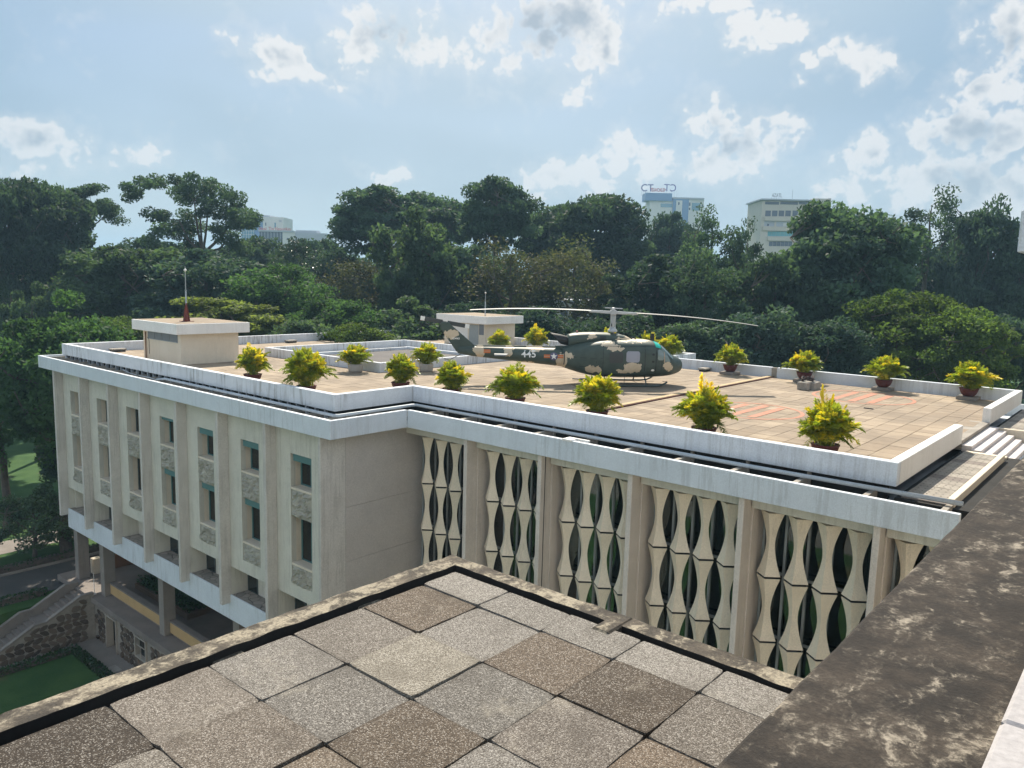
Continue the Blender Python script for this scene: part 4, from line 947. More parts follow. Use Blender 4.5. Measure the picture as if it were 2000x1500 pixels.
# ------------------------------------------------------------------ potted palms
def palm_mesh(seed, nf, hgt, spread, e0=36, e1=52):
    r_ = np.random.default_rng(seed); V = []; F = []; T = []
    def quad(a, b, c_, d, t_):
        o = len(V); V.extend((a, b, c_, d)); F.append((o, o+1, o+2, o+3)); T.append(t_)
    for k_ in range(nf):
        az = k_*2.39996+r_.normal(0,.3); el = math.radians(e0+e1*((k_+.5)/nf)**.75+r_.normal(0,6))     # low fronds first, upright ones last
        L = hgt*(.86+.22*r_.random())*(.80+.20*math.sin(el)); droop = .26+.26*r_.random()
        base = np.array([r_.normal(0,.09), r_.normal(0,.09), .10+.15*r_.random()]); dirh = np.array([math.cos(az), math.sin(az), 0])
        upf = math.sin(el)
        tint0 = np.clip(.02+.60*upf**2*(.4+.6*r_.random())+.45*(r_.random() < .12+.30*upf**2)+.12*r_.random(), 0, 1)  # upright fronds yellower: young leaves, plus sunlight through them put in the tint
        n = 13; pts = []
        for i in range(n+1):
            s_ = i/n
            pts.append(base+dirh*spread*L*(math.cos(el)*s_+.16*s_**2.2)+np.array([0,0,L*(math.sin(el)*s_+.32*s_*(1-s_)*math.cos(el)*1.6-droop*math.cos(el)*s_**2.4-.10*s_**3)]))
        side = np.cross(dirh, [0,0,1])
        for i in range(n):
            a, b = pts[i], pts[i+1]; w_ = .012*(1-i/n)+.004
            quad(a-side*w_, a+side*w_, b+side*w_, b-side*w_, .45)
            if i < 2: continue
            for h_ in (0, .33, .67):
                p = a+(b-a)*h_; tg = (b-a)/np.linalg.norm(b-a); s_ = (i+h_)/n
                ll = (.27*math.sin(math.pi*min(1, .20+s_*.76))+.06)*hgt/1.4
                for sg in (-1, 1):
                    d = side*sg*(.78+r_.normal(0,.18))+tg*.66+np.array([0,0,.02+r_.normal(0,.26)]); d /= np.linalg.norm(d)
                    wv = np.cross(d, tg); wv /= np.linalg.norm(wv)+1e-9
                    wv = (tg*.8+wv*.5*sg); wv /= np.linalg.norm(wv)
                    tip = p+d*ll+np.array([0,0,-.22*ll*ll]); mid = p+d*ll*.45; hw = .027*hgt/1.4
                    quad(p, mid+wv*hw, tip, mid-wv*hw, float(np.clip(tint0+r_.normal(0,.10), 0, 1)))
    me = quads_mesh('palm_fronds', np.array(V), np.array(F), 'palm_leaf')
    a_ = me.attributes.new('tint', 'FLOAT', 'FACE'); a_.data.foreach_set('value', np.array(T, dtype=np.float32)); return me
PM = [palm_mesh(31+i, *q) for i, q in enumerate(((104,1.26,.82),(124,1.20,.80),(110,1.30,.78),(130,1.16,.86),(96,1.32,.80),(118,1.24,.84),(100,1.18,.90)))]
TALL = palm_mesh(91, 2, 1.85, .30, 80, 6)
pot_m = MB().lathe([(.20,0),(.30,.10),(.36,.24),(.385,.34),(.40,.345),(.40,.38),(.36,.38),(.34,.32),(.02,.31)], n=20).mesh('pot'); pot_m.materials.append(MAT['terracotta'])
gpot_m = MB().lathe([(.33,0),(.36,.10),(.38,.36),(.38,.40),(.33,.40),(.31,.34),(.02,.33)], n=20).mesh('pot'); gpot_m.materials.append(MAT['grey_pot'])
soil_m = MB().lathe([(.34,.31),(.335,.33),(.05,.345)], n=16).mesh('soil'); soil_m.materials.append(MAT['earth'])
pl_m = MB().box(-.42,.42,-.42,.42,0,.15).mesh('plinth'); pl_m.materials.append(MAT['path_concrete'])
PALMS = [(-31.0,18.6,1.12,.95,'t',0,'potted palm with bent tip behind the front parapet, just right of the left stair house'),
 (-26.5,18.3,1.38,1.22,'t',0,'largest potted palm by the front parapet corner, left of the jog'),
 (-31.4,24.6,1.0,1.0,'g',0,'potted palm at the near corner of the light well'),
 (-24.9,21.9,1.05,.95,'t',0,'potted palm standing in the jog of the front parapet'),
 (-29.4,27.6,1.08,.92,'g',0,'potted palm in a grey pot against the light well wall, left of the helicopter fin'),
 (-22.2,22.3,.98,.92,'t',0,'dark potted palm right after the jog of the front parapet'),
 (-18.9,22.4,1.12,1.15,'t',0,'potted palm by the front parapet below the number on the tail boom'),
 (-15.1,22.35,1.18,1.18,'t',0,'yellow potted palm by the front parapet below the helicopter cabin'),
 (-11.0,22.3,1.15,1.12,'t',0,'potted palm by the front parapet at the hidden painted ring'),
 (-7.35,22.6,1.17,1.08,'t',0,'rightmost potted palm of the front row, with one tall upright frond'),
 (-33.2,37.6,1.05,.98,'t',0,'potted palm in front of the second stair house, behind the tail boom'),
 (-32.6,40.6,1.25,1.05,'t',0,'potted palm between the second stair house and the helicopter exhaust'),
 (-28.6,43.3,1.2,1.05,'t',0,'potted palm behind the rotor mast'),
 (-25.8,43.5,1.15,1.05,'t',0,'potted palm behind the windscreen, left of its twin'),
 (-24.0,43.3,1.2,1.15,'t',0,'potted palm directly behind the helicopter nose'),
 (-18.35,39.9,1.10,.98,'t',1,'first potted palm along the back parapet right of the helicopter'),
 (-14.3,39.9,1.05,1.12,'t',1,'second potted palm along the back parapet, behind the concrete box'),
 (-10.5,39.95,1.12,1.08,'t',1,'third potted palm along the back parapet, above the painted ring'),
 (-6.85,39.8,1.02,1.20,'t',1,'last potted palm along the back parapet, in the right corner')]
rp_ = random.Random(4)
for i, (x, y, sh, sw, pk, pl, lab) in enumerate(PALMS):
    t = thing('potted_palm', lab, 'palm', (x, y, DK+.004), group='potted palms on the roof deck')
    z = 0
    if pl: link('plinth', pl_m, None, t, bevel=.015); z = .15
    p = link('pot', pot_m if pk == 't' else gpot_m, None, t, smooth=True); p.location = (0,0,z); p.rotation_euler = (0,0,rp_.random()*6)
    s_ = link('soil', soil_m, None, p); 
    f_ = link('fronds', PM[(i*3+i//4) % 7], None, t); f_.location = (0,0,z+.10); f_.rotation_euler = (rp_.uniform(-.05,.05), rp_.uniform(-.05,.05), rp_.random()*6.28); f_.scale = (sw, sw, sh)
    if i in (8, 9): f_ = link('tall_frond', TALL, None, t); f_.location = (0,0,z+.1); f_.rotation_euler = (0,0,1.2+i); f_.scale = (1,1,1.05)

# ------------------------------------------------------------------ helicopter
HELI = thing('helicopter', 'green and tan camouflaged military helicopter parked on the roof deck', 'helicopter', (-20.42, 31.25, DK+.006), math.radians(47.5))
HELI.scale = (.93,)*3
ST = np.array([  # x, bottom, top, half width, exponent
 (3.76,.98,1.06,.03,2.0),(3.72,.82,1.20,.22,2.1),(3.60,.68,1.34,.44,2.2),(3.40,.59,1.46,.66,2.3),(3.15,.53,1.56,.86,2.5),(2.98,.50,1.63,.97,2.7),
 (2.75,.47,1.83,1.06,2.9),(2.5,.45,2.04,1.13,3.0),(2.25,.43,2.20,1.18,3.1),(2.0,.42,2.27,1.21,3.3),(1.6,.41,2.31,1.24,3.5),(.8,.40,2.32,1.25,3.6),
 (0,.40,2.32,1.25,3.6),(-.7,.42,2.30,1.24,3.5),(-1.2,.48,2.24,1.18,3.3),(-1.7,.58,2.14,1.05,3.0),(-2.2,.72,2.00,.84,2.7),(-2.62,.86,1.84,.60,2.5)])
BM = np.array([(-2.60,.865,1.82,.585,2.4),(-3.6,.965,1.82,.50,2.3),(-5.0,1.105,1.825,.40,2.3),(-6.4,1.25,1.83,.29,2.3),(-7.2,1.335,1.83,.22,2.3),(-7.9,1.46,1.80,.12,2.2)])
CW = np.array([(1.02,2.18,2.26,.18,2.2),(.85,2.10,2.40,.36,2.3),(.55,2.10,2.52,.48,2.4),(.15,2.08,2.60,.54,2.5),(-.6,2.05,2.64,.56,2.6),(-1.4,2.0,2.63,.55,2.6),(-2.0,1.92,2.58,.50,2.6),(-2.32,1.85,2.50,.44,2.6)])
def at_x(S, x):
    S2 = S[np.argsort(S[:,0])]; return [np.interp(x, S2[:,0], S2[:,i]) for i in range(1,5)]
def dense(S, n):
    """smooth the station table with a Catmull-Rom through it"""
    out = []
    for i in range(len(S)-1):
        p0, p1, p2, p3 = S[max(i-1,0)], S[i], S[i+1], S[min(i+2,len(S)-1)]
        for k_ in range(n):
            t_ = k_/n; out.append(.5*((2*p1)+(-p0+p2)*t_+(2*p0-5*p1+4*p2-p3)*t_*t_+(-p0+3*p1-3*p2+p3)*t_**3))
    out.append(S[-1]); return np.array(out)
def sec(row, th):
    x, b, t_, w_, e = row; zc_, hz = (b+t_)/2, (t_-b)/2; c_, s_ = math.cos(th), math.sin(th)
    return (x, w_*math.copysign(abs(c_)**(2/e), c_), zc_+hz*math.copysign(abs(s_)**(2/e), s_))
def loft(S, n=36, sub=4):
    D = dense(S, sub); V = []; F = []
    for row in D:
        for k_ in range(n): V.append(sec(row, 2*math.pi*k_/n))
    for i in range(len(D)-1):
        for k_ in range(n): F.append((i*n+k_, (i+1)*n+k_, (i+1)*n+(k_+1)%n, i*n+(k_+1)%n))
    F.append(tuple(range(n))); F.append(tuple(range(len(D)*n-1, (len(D)-1)*n-1, -1)))
    return MB().add(V, F)
def skin_y(S, x, z, off=.008):
    b, t_, w_, e = at_x(S, x); q = min(.999, abs((z-(b+t_)/2)/((t_-b)/2)))
    return -(w_*(1-q**e)**(1/e)+off)
def patch(S, outline, off, res=.05):
    """panel following the starboard skin; outline given as (x, z) polygon, filled as a fan of strips"""
    xs = [p[0] for p in outline]; x0, x1 = min(xs), max(xs); n = max(4, int((x1-x0)/res)); m_ = 6; V = []; F = []
    def span(x):
        zs = []
        for a, b in zip(outline, outline[1:]+outline[:1]):
            if a[0] != b[0] and min(a[0],b[0])-1e-6 <= x <= max(a[0],b[0])+1e-6: zs.append(a[1]+(b[1]-a[1])*(x-a[0])/(b[0]-a[0]))
        return (min(zs), max(zs)) if zs else (0, 0)
    for i in range(n+1):
        x = x0+(x1-x0)*(.002+.996*i/n); lo, hi = span(x)
        for j in range(m_+1): z = lo+(hi-lo)*j/m_; V.append((x, skin_y(S, x, z, off), z))
    for i in range(n):
        for j in range(m_): a = i*(m_+1)+j; F.append((a, a+m_+1, a+m_+2, a+1))
    return MB().add(V, F)
def rrect(x0, x1, z0, z1, r):
    P_ = []
    for (cx, cz, a0) in ((x1-r,z0+r,-90),(x1-r,z1-r,0),(x0+r,z1-r,90),(x0+r,z0+r,180)):
        for k_ in range(5): a = math.radians(a0+22.5*k_); P_.append((cx+r*math.cos(a), cz+r*math.sin(a)))
    return P_
def camo():
    mt, t = newmat('camouflage'); p = t.n('ShaderNodeTexCoord').outputs['Object']
    wv = t.vmath('MULTIPLY', t.vmath('SUBTRACT', t.noise(p, 4.5, 3, .55, 0, True), (.5,.5,.5)), (.5, 0, .5))
    q = t.vmath('MULTIPLY', t.vmath('ADD', p, wv), (1, 0, 1)); f = None
    for (cx, cz, rx, rz) in ((-1.2,2.44,.25,.13),(.72,2.42,.22,.16),(1.0,2.33,1.0,.10),(-.40,2.10,.42,.13),(-.10,1.92,.46,.12),(.78,.97,.50,.27),(.35,.80,.40,.10),(-1.22,.86,.40,.19),(2.66,1.06,.27,.27),  # long roof edge patch also paints in its sunlit top
                           (-2.72,1.18,.28,.42),(-2.40,1.50,.24,.14),(-6.85,1.62,.28,.36),(-5.35,1.72,.26,.30),(-3.95,1.80,.45,.16),(-4.35,1.0,.42,.13),(-8.25,2.42,.40,.22)):
        e = t.vmath('LENGTH', t.vmath('DIVIDE', t.vmath('SUBTRACT', q, (cx,0,cz)), (rx,1,rz)))
        f = e if f is None else t.math('MINIMUM', f, e)
    m_ = t.ramp(f, 1.02, .95)
    n1 = t.noise(p, 2.0, 6, .6); n2 = t.noise(p, 22, 4, .6)
    gr = t.mix(t.ramp(n1, .3, .7), (.043,.065,.056), (.060,.085,.072)); tan = t.mix(t.ramp(n1, .3, .7), (.52,.43,.30), (.60,.51,.38))
    c = t.mix(m_, gr, tan); c = t.mix(t.ramp(n2, .6, .85, 0, .25), c, (.12,.115,.10))
    finish(t, c, .52, n2, .08, .01, spec=.4)
camo()
def hp(mb, nm, mat, parent=None, smooth=False, bevel=0.0): return mb.build(nm, mat, parent or HELI, smooth, bevel)
body = hp(loft(ST, 44, 5), 'fuselage', 'camouflage', smooth=True)
boom = hp(loft(BM, 28, 4), 'tail_boom', 'camouflage', smooth=True)
cowl = hp(loft(CW, 30, 4), 'engine_cowling', 'camouflage', smooth=True)
hp(MB().box(-2.95,-.4,-.14,.14,1.80,1.93), 'shaft_cover', 'camouflage', boom, bevel=.03); hp(MB().box(-7.0,-2.9,-.07,.07,1.80,1.89), 'shaft_cover', 'camouflage', boom, bevel=.03)
# intake slats on the cowling side
for i in range(4): hp(patch(CW, [(-.78,2.28+i*.055),(-.45,2.28+i*.055),(-.45,2.315+i*.055),(-.78,2.315+i*.055)], .012), 'intake_slat', 'black_metal', cowl)
# exhaust: open flared duct cut on the slant
ex = MB()
prof = [(-2.28,2.18,.20),(-2.55,2.22,.23),(-2.95,2.30,.25)]
V = []; F = []; n = 16
for (x, zc_, r_) in prof:
    for k_ in range(n): a = 2*math.pi*k_/n; V.append((x-(.28*math.sin(a) if x < -2.9 else .08*math.sin(a)), r_*1.1*math.cos(a), zc_+r_*1.15*math.sin(a)))
for i in range(2):
    for k_ in range(n): F.append((i*n+k_, i*n+(k_+1)%n, (i+1)*n+(k_+1)%n, (i+1)*n+k_))
hp(ex.add(V, F), 'exhaust', 'black_metal', smooth=True)
# doors, windows
dr1 = hp(patch(ST, rrect(-.72,1.40,.62,2.02,.10), .012), 'cargo_door', 'camouflage', smooth=True)
hp(patch(ST, rrect(-.42,.28,1.20,1.74,.09), .022), 'window', 'blade_dark', dr1, smooth=True)
hp(patch(ST, rrect(.44,1.14,1.24,1.80,.10), .022), 'window', 'milky_window', dr1, smooth=True)
hp(MB().box(1.22,1.32,skin_y(ST,1.27,1.2)-.03,skin_y(ST,1.27,1.2)+.0,1.18,1.22), 'handle', 'blade_dark', dr1)
pp2 = hp(patch(ST, rrect(1.42,1.98,.62,2.06,.05), .010), 'hinge_panel', 'camouflage', smooth=True)
for z in (1.60, 1.24): hp(patch(ST, rrect(1.78,1.90,z,z+.10,.02), .02), 'vent', 'black_metal', pp2)
hp(patch(ST, rrect(1.76,1.94,.80,.90,.04), .018), 'marking', 'mark_white', pp2)
dr2 = hp(patch(ST, [(2.02,.66),(2.75,.66),(2.92,1.0),(2.92,1.40),(2.42,1.95),(2.02,2.05)], .012), 'cockpit_door', 'camouflage', smooth=True)
hp(patch(ST, rrect(2.08,2.42,1.36,1.90,.07), .022), 'window', 'cockpit_glass', dr2, smooth=True)
hp(patch(ST, [(2.47,1.28),(2.80,1.28),(2.62,1.62),(2.47,1.78)], .022), 'window', 'cockpit_glass', dr2, smooth=True)
hp(patch(ST, [(2.425,1.22),(2.465,1.22),(2.465,1.82),(2.425,1.86)], .024), 'window_post', 'seat_tan', dr2)
# panel seams
for (x, z0, z1) in ((-1.05,.75,2.05),(-1.95,.85,1.95),(.45,.45,.62)): hp(patch(ST, [(x-.008,z0),(x+.008,z0),(x+.008,z1),(x-.008,z1)], .006), 'seam', 'black_metal', body)
for (x0, x1, z) in ((-2.2,-.75,1.42),(-2.0,-.75,.98)): hp(patch(ST, [(x0,z-.008),(x1,z-.008),(x1,z+.008),(x0,z+.008)], .006), 'seam', 'black_metal', body)
hp(patch(ST, [(-2.60,.9),(-2.56,.9),(-2.56,1.78),(-2.60,1.78)], .02), 'seam', 'black_metal', body)
for (x0, x1, z0, z1) in ((-.73,1.41,.61,2.03),(1.42,1.985,.61,2.07),(2.015,2.30,.65,2.04)):
    for (a0, a1, c0, c1) in ((x0-.008,x0+.008,z0,z1),(x1-.008,x1+.008,z0,z1),(x0,x1,z0-.008,z0+.008),(x0,x1,z1-.008,z1+.008)):
        hp(patch(ST, [(a0,c0),(a1,c0),(a1,c1),(a0,c1)], .016), 'seam', 'black_metal', body)
# windscreen: two panes over the upper nose, roof windows in teal
def shell(S, x0, x1, t0, t1, off, nx=10, nt=10):
    D = dense(S, 6); D = D[np.argsort(D[:,0])]; V = []; F = []
    for i in range(nx+1):
        x = x0+(x1-x0)*i/nx; row = np.array([x]+[np.interp(x, D[:,0], D[:,k_]) for k_ in range(1,5)])
        for j in range(nt+1):
            p = Vector(sec(row, t0+(t1-t0)*j/nt)); c_ = Vector((x-.3, 0, (row[1]+row[2])/2)); d = (p-c_).normalized(); V.append(p+d*off)
    for i in range(nx):
        for j in range(nt): a = i*(nt+1)+j; F.append((a, a+1, a+nt+2, a+nt+1))
    return MB().add(V, F)
rad = math.radians
hp(shell(ST, 2.30, 2.97, rad(-95-60), rad(-95-60)+rad(0), .01), 'unused', 'camouflage') if False else None
hp(shell(ST, 2.32, 2.98, rad(97), rad(152), .014), 'windscreen', 'cockpit_glass', smooth=True); hp(shell(ST, 2.32, 2.98, rad(28), rad(83), .014), 'windscreen', 'cockpit_glass', smooth=True)
hp(shell(ST, 1.98, 2.28, rad(98), rad(146), .016), 'roof_window', 'teal_glass', smooth=True); hp(shell(ST, 1.98, 2.28, rad(34), rad(82), .016), 'roof_window', 'teal_glass', smooth=True)
hp(patch(ST, [(3.02,.70),(3.62,.80),(3.70,.98),(3.60,1.06),(3.02,1.06)], .008), 'nose_bay_cover', 'frame_grey', body, smooth=True) if False else None
hp(MB().tube([(2.5,-.55,2.05),(2.72,-.5,1.86),(2.9,-.45,1.72)], .012, 5), 'wiper', 'black_metal')
# mast, hub, rotor
ms_ = hp(MB().tube([(0,0,2.55),(0,0,3.86)], .07, 10), 'rotor_mast', 'rotor_grey', smooth=True)
hp(MB().lathe([(.24,2.66),(.26,2.74),(.20,2.80),(.12,2.90)], n=14), 'swash_plate', 'rotor_grey', ms_, smooth=True)
for (a, r_) in ((.4,.19),(1.9,.17),(3.5,.20),(5.1,.18)):
    hp(MB().tube([(r_*math.cos(a),r_*math.sin(a),2.72),(.14*math.cos(a+.3),.14*math.sin(a+.3),3.2),(.15*math.cos(a+.4),.15*math.sin(a+.4),3.62)], .022, 6), 'pitch_link', 'rotor_grey', ms_)
hp(MB().box(-.16,-.06,-.05,.05,2.95,3.1), 'mast_collar', 'black_metal', ms_)
RA = math.radians(-8.5)
rot = bpy.data.objects.new('main_rotor', None); COL.objects.link(rot); rot.parent = HELI; rot.location = (0,0,3.66); rot.rotation_euler = (0, 0, RA); rot.rotation_euler = (math.radians(0), math.radians(1.6), RA)
hp(MB().box(-.72,.72,-.11,.11,-.07,.07).box(-.14,.14,-.20,.20,-.11,.13), 'hub', 'rotor_grey', rot, bevel=.02)
hp(MB().tube([(-.03,-.42,.17),(-.03,.42,.17)], .03, 6).tube([(-.45,.0,.22),(.45,0,.22)], .028, 6).lathe([(.07,.10),(.09,.24),(.05,.26)], n=10), 'stabiliser_bar', 'rotor_grey', rot)
for sg in (1, -1):
    hp(MB().box(.60*sg,1.25*sg,-.13,.13,-.055,.06), 'grip', 'rotor_grey', rot, bevel=.02)
    hp(MB().tube([(.5*sg,.16,.02),(1.0*sg,.16,.04)], .035, 6), 'damper', 'rotor_grey', rot)
    V = []; F = []; n = 24
    for i in range(n+1):
        s_ = i/n; x = 1.15+(7.32-1.15)*s_; dz = -.30*s_**2.2; th_ = .035*(1-.35*s_)
        for (cy, cz) in ((-.265,0),(-.16,th_),(.10,th_*.7),(.265,0),(.10,-th_*.4),(-.16,-th_*.6)): V.append((x*sg, cy*sg, cz+dz+.03))
    for i in range(n):
        for k_ in range(6): a = i*6+k_; b_ = i*6+(k_+1)%6; F.append((a, b_, b_+6, a+6))
    F += [tuple(range(5,-1,-1)), tuple(range(n*6, n*6+6))]
    hp(MB().add(V, F), 'rotor_blade', 'blade_white', rot)
# tail fin, stabiliser, tail rotor, tail skid
fin = MB(); P_ = [(-6.95,1.78),(-8.42,3.02),(-8.62,3.05),(-8.84,2.90),(-8.72,2.60),(-7.95,1.52),(-7.6,1.42)]
V = []
for (x, z) in P_: V += [(x, -.07, z), (x, .07, z)]
n = len(P_); V = [(x, -.075 if i not in (1,2,3,4,5) else -.05, z) for i, (x, z) in enumerate(P_)]+[(x, .075, z) for x, z in P_]
fin.add(V, [tuple(range(n)), tuple(range(2*n-1,n-1,-1))]+[(i, n+i, n+(i+1)%n, (i+1)%n) for i in range(n)])
fin = hp(fin, 'tail_fin', 'camouflage', bevel=.035)
for sg in (-1, 1): hp(MB().prism([(-5.35,sg*.30),(-6.10,sg*.28),(-6.18,sg*1.30),(-5.62,sg*1.30)], 1.47, 1.52), 'stabiliser', 'blade_white' if sg < 0 else 'camouflage', boom, bevel=.02)
tr_ = bpy.data.objects.new('tail_rotor', None); COL.objects.link(tr_); tr_.parent = HELI; tr_.location = (-8.55,.24,2.98); tr_.rotation_euler = (0, math.radians(9), 0)
hp(MB().tube([(0,-.24,0),(0,.08,0)], .07, 8).box(-.16,.16,-.03,.05,-.06,.06), 'hub', 'blade_dark', tr_, bevel=.01)
for sg in (1, -1):
    hp(MB().box(.12*sg,1.02*sg,-.012,.02,-.10,.11), 'blade', 'blade_dark', tr_, bevel=.008); hp(MB().box(1.022*sg,1.24*sg,-.012,.02,-.10,.11), 'blade_tip', 'mark_white', tr_, bevel=.008)
hp(MB().tube([(-7.7,0,1.45),(-8.3,0,1.12),(-8.6,0,1.18)], .02, 6), 'tail_skid', 'olive_skid')
# skids
for sg in (-1, 1):
    hp(MB().tube([(-1.35,sg*1.22,.06),(1.9,sg*1.22,.05),(2.25,sg*1.22,.08),(2.50,sg*1.22,.18),(2.62,sg*1.22,.28)], .05, 8), 'skid', 'olive_skid', smooth=True)
    hp(MB().tube([(-1.75,sg*1.22,.075),(-1.34,sg*1.22,.06)], .035, 8), 'skid_tail', 'black_metal')
for x in (-.55, 1.55):
    hp(MB().tube([(x,-1.22,.07),(x,-1.12,.22),(x,-.85,.46),(x,-.5,.52),(x,.5,.52),(x,.85,.46),(x,1.12,.22),(x,1.22,.07)], .036, 8), 'cross_tube', 'olive_skid', smooth=True)
hp(MB().tube([(2.60,-1.22,.28),(2.36,-1.22,.30)], .012, 5), 'skid_step', 'black_metal')
hp(MB().tube([(.42,-1.12,.0),(.42,-1.15,.62)], .012, 6), 'tie_down_pole', 'black_metal')
# antennas, lamps
hp(MB().prism([(2.0,-.02),(2.22,-.02),(2.22,.02),(2.0,.02)], 2.22, 2.62).box(1.98,2.24,-.05,.05,2.20,2.25), 'antenna_fin', 'black_metal', bevel=.008); hp(MB().box(2.05,2.22,-.024,.024,2.621,2.70), 'antenna_cap', 'mark_yellow')
hp(MB().tube([(1.15,-.2,2.30),(1.15,-.2,2.44)], .03, 6).tube([(1.02,.0,2.30),(1.02,.0,2.40)], .04, 6), 'roof_lamp', 'black_metal'); hp(MB().lathe([(.05,2.62),(.055,2.68),(.03,2.72)], (-1.85,0,0), 10), 'beacon', 'sign_red')
hp(MB().tube([(-.9,.1,2.6),(-.9,.1,2.75)], .015, 5), 'roof_lamp', 'black_metal')
# markings that follow the skin
def skin_text(body_, size, x, z, S, mat, parent, nm='marking', sq=1.0, flat=None, bold=.008):
    me = text_mesh(nm, body_, size, 0, bold=bold); 
    for v in me.vertices:
        lx, lz = x+v.co.x*sq, z+v.co.y
        v.co = (lx, (skin_y(S, lx, lz, .010) if flat is None else flat), lz)
    me.materials.append(MAT[mat]); return link(nm, me, None, parent)
skin_text('445', .50, -4.36, 1.50, BM, 'mark_white', boom)
skin_text('15445', .135, -8.02, 2.20, BM, 'mark_white', fin, sq=1.25, flat=-.082, bold=.003)
def disc(x, z, r, off, mat, pts=None):
    pts = pts or [(x+r*math.cos(2*math.pi*k_/24), z+r*math.sin(2*math.pi*k_/24)) for k_ in range(24)]
    V = [(a, skin_y(BM, a, b, off), b) for a, b in pts]; c_ = (x, skin_y(BM, x, z, off), z); n_ = len(V)
    hp(MB().add(V+[c_], [(i, (i+1)%n_, n_) for i in range(n_)]), 'roundel', mat, boom)
rx, rz = -3.10, 1.42
for (a, b) in ((rx-.50,rx-.17),(rx+.17,rx+.50)):
    hp(patch(BM, [(a,rz-.085),(b,rz-.085),(b,rz+.085),(a,rz+.085)], .010), 'roundel', 'mark_orange', boom); hp(patch(BM, [(a,rz-.015),(b,rz-.015),(b,rz+.015),(a,rz+.015)], .013), 'roundel', 'seat_tan', boom)
disc(rx, rz, .20, .016, 'mark_blue')
disc(rx, rz, .18, .022, 'mark_white', [(rx+(.18 if k_ % 2 == 0 else .075)*math.cos(math.pi/2+k_*math.pi/5), rz+(.18 if k_ % 2 == 0 else .075)*math.sin(math.pi/2+k_*math.pi/5)) for k_ in range(10)])
hp(patch(BM, [(-6.62,1.52),(-6.28,1.52),(-6.28,1.70),(-6.62,1.70)], .010), 'flag_mark', 'mark_orange', boom); hp(patch(BM, [(-6.62,1.60),(-6.28,1.60),(-6.28,1.62),(-6.62,1.62)], .013), 'flag_mark', 'seat_tan', boom)

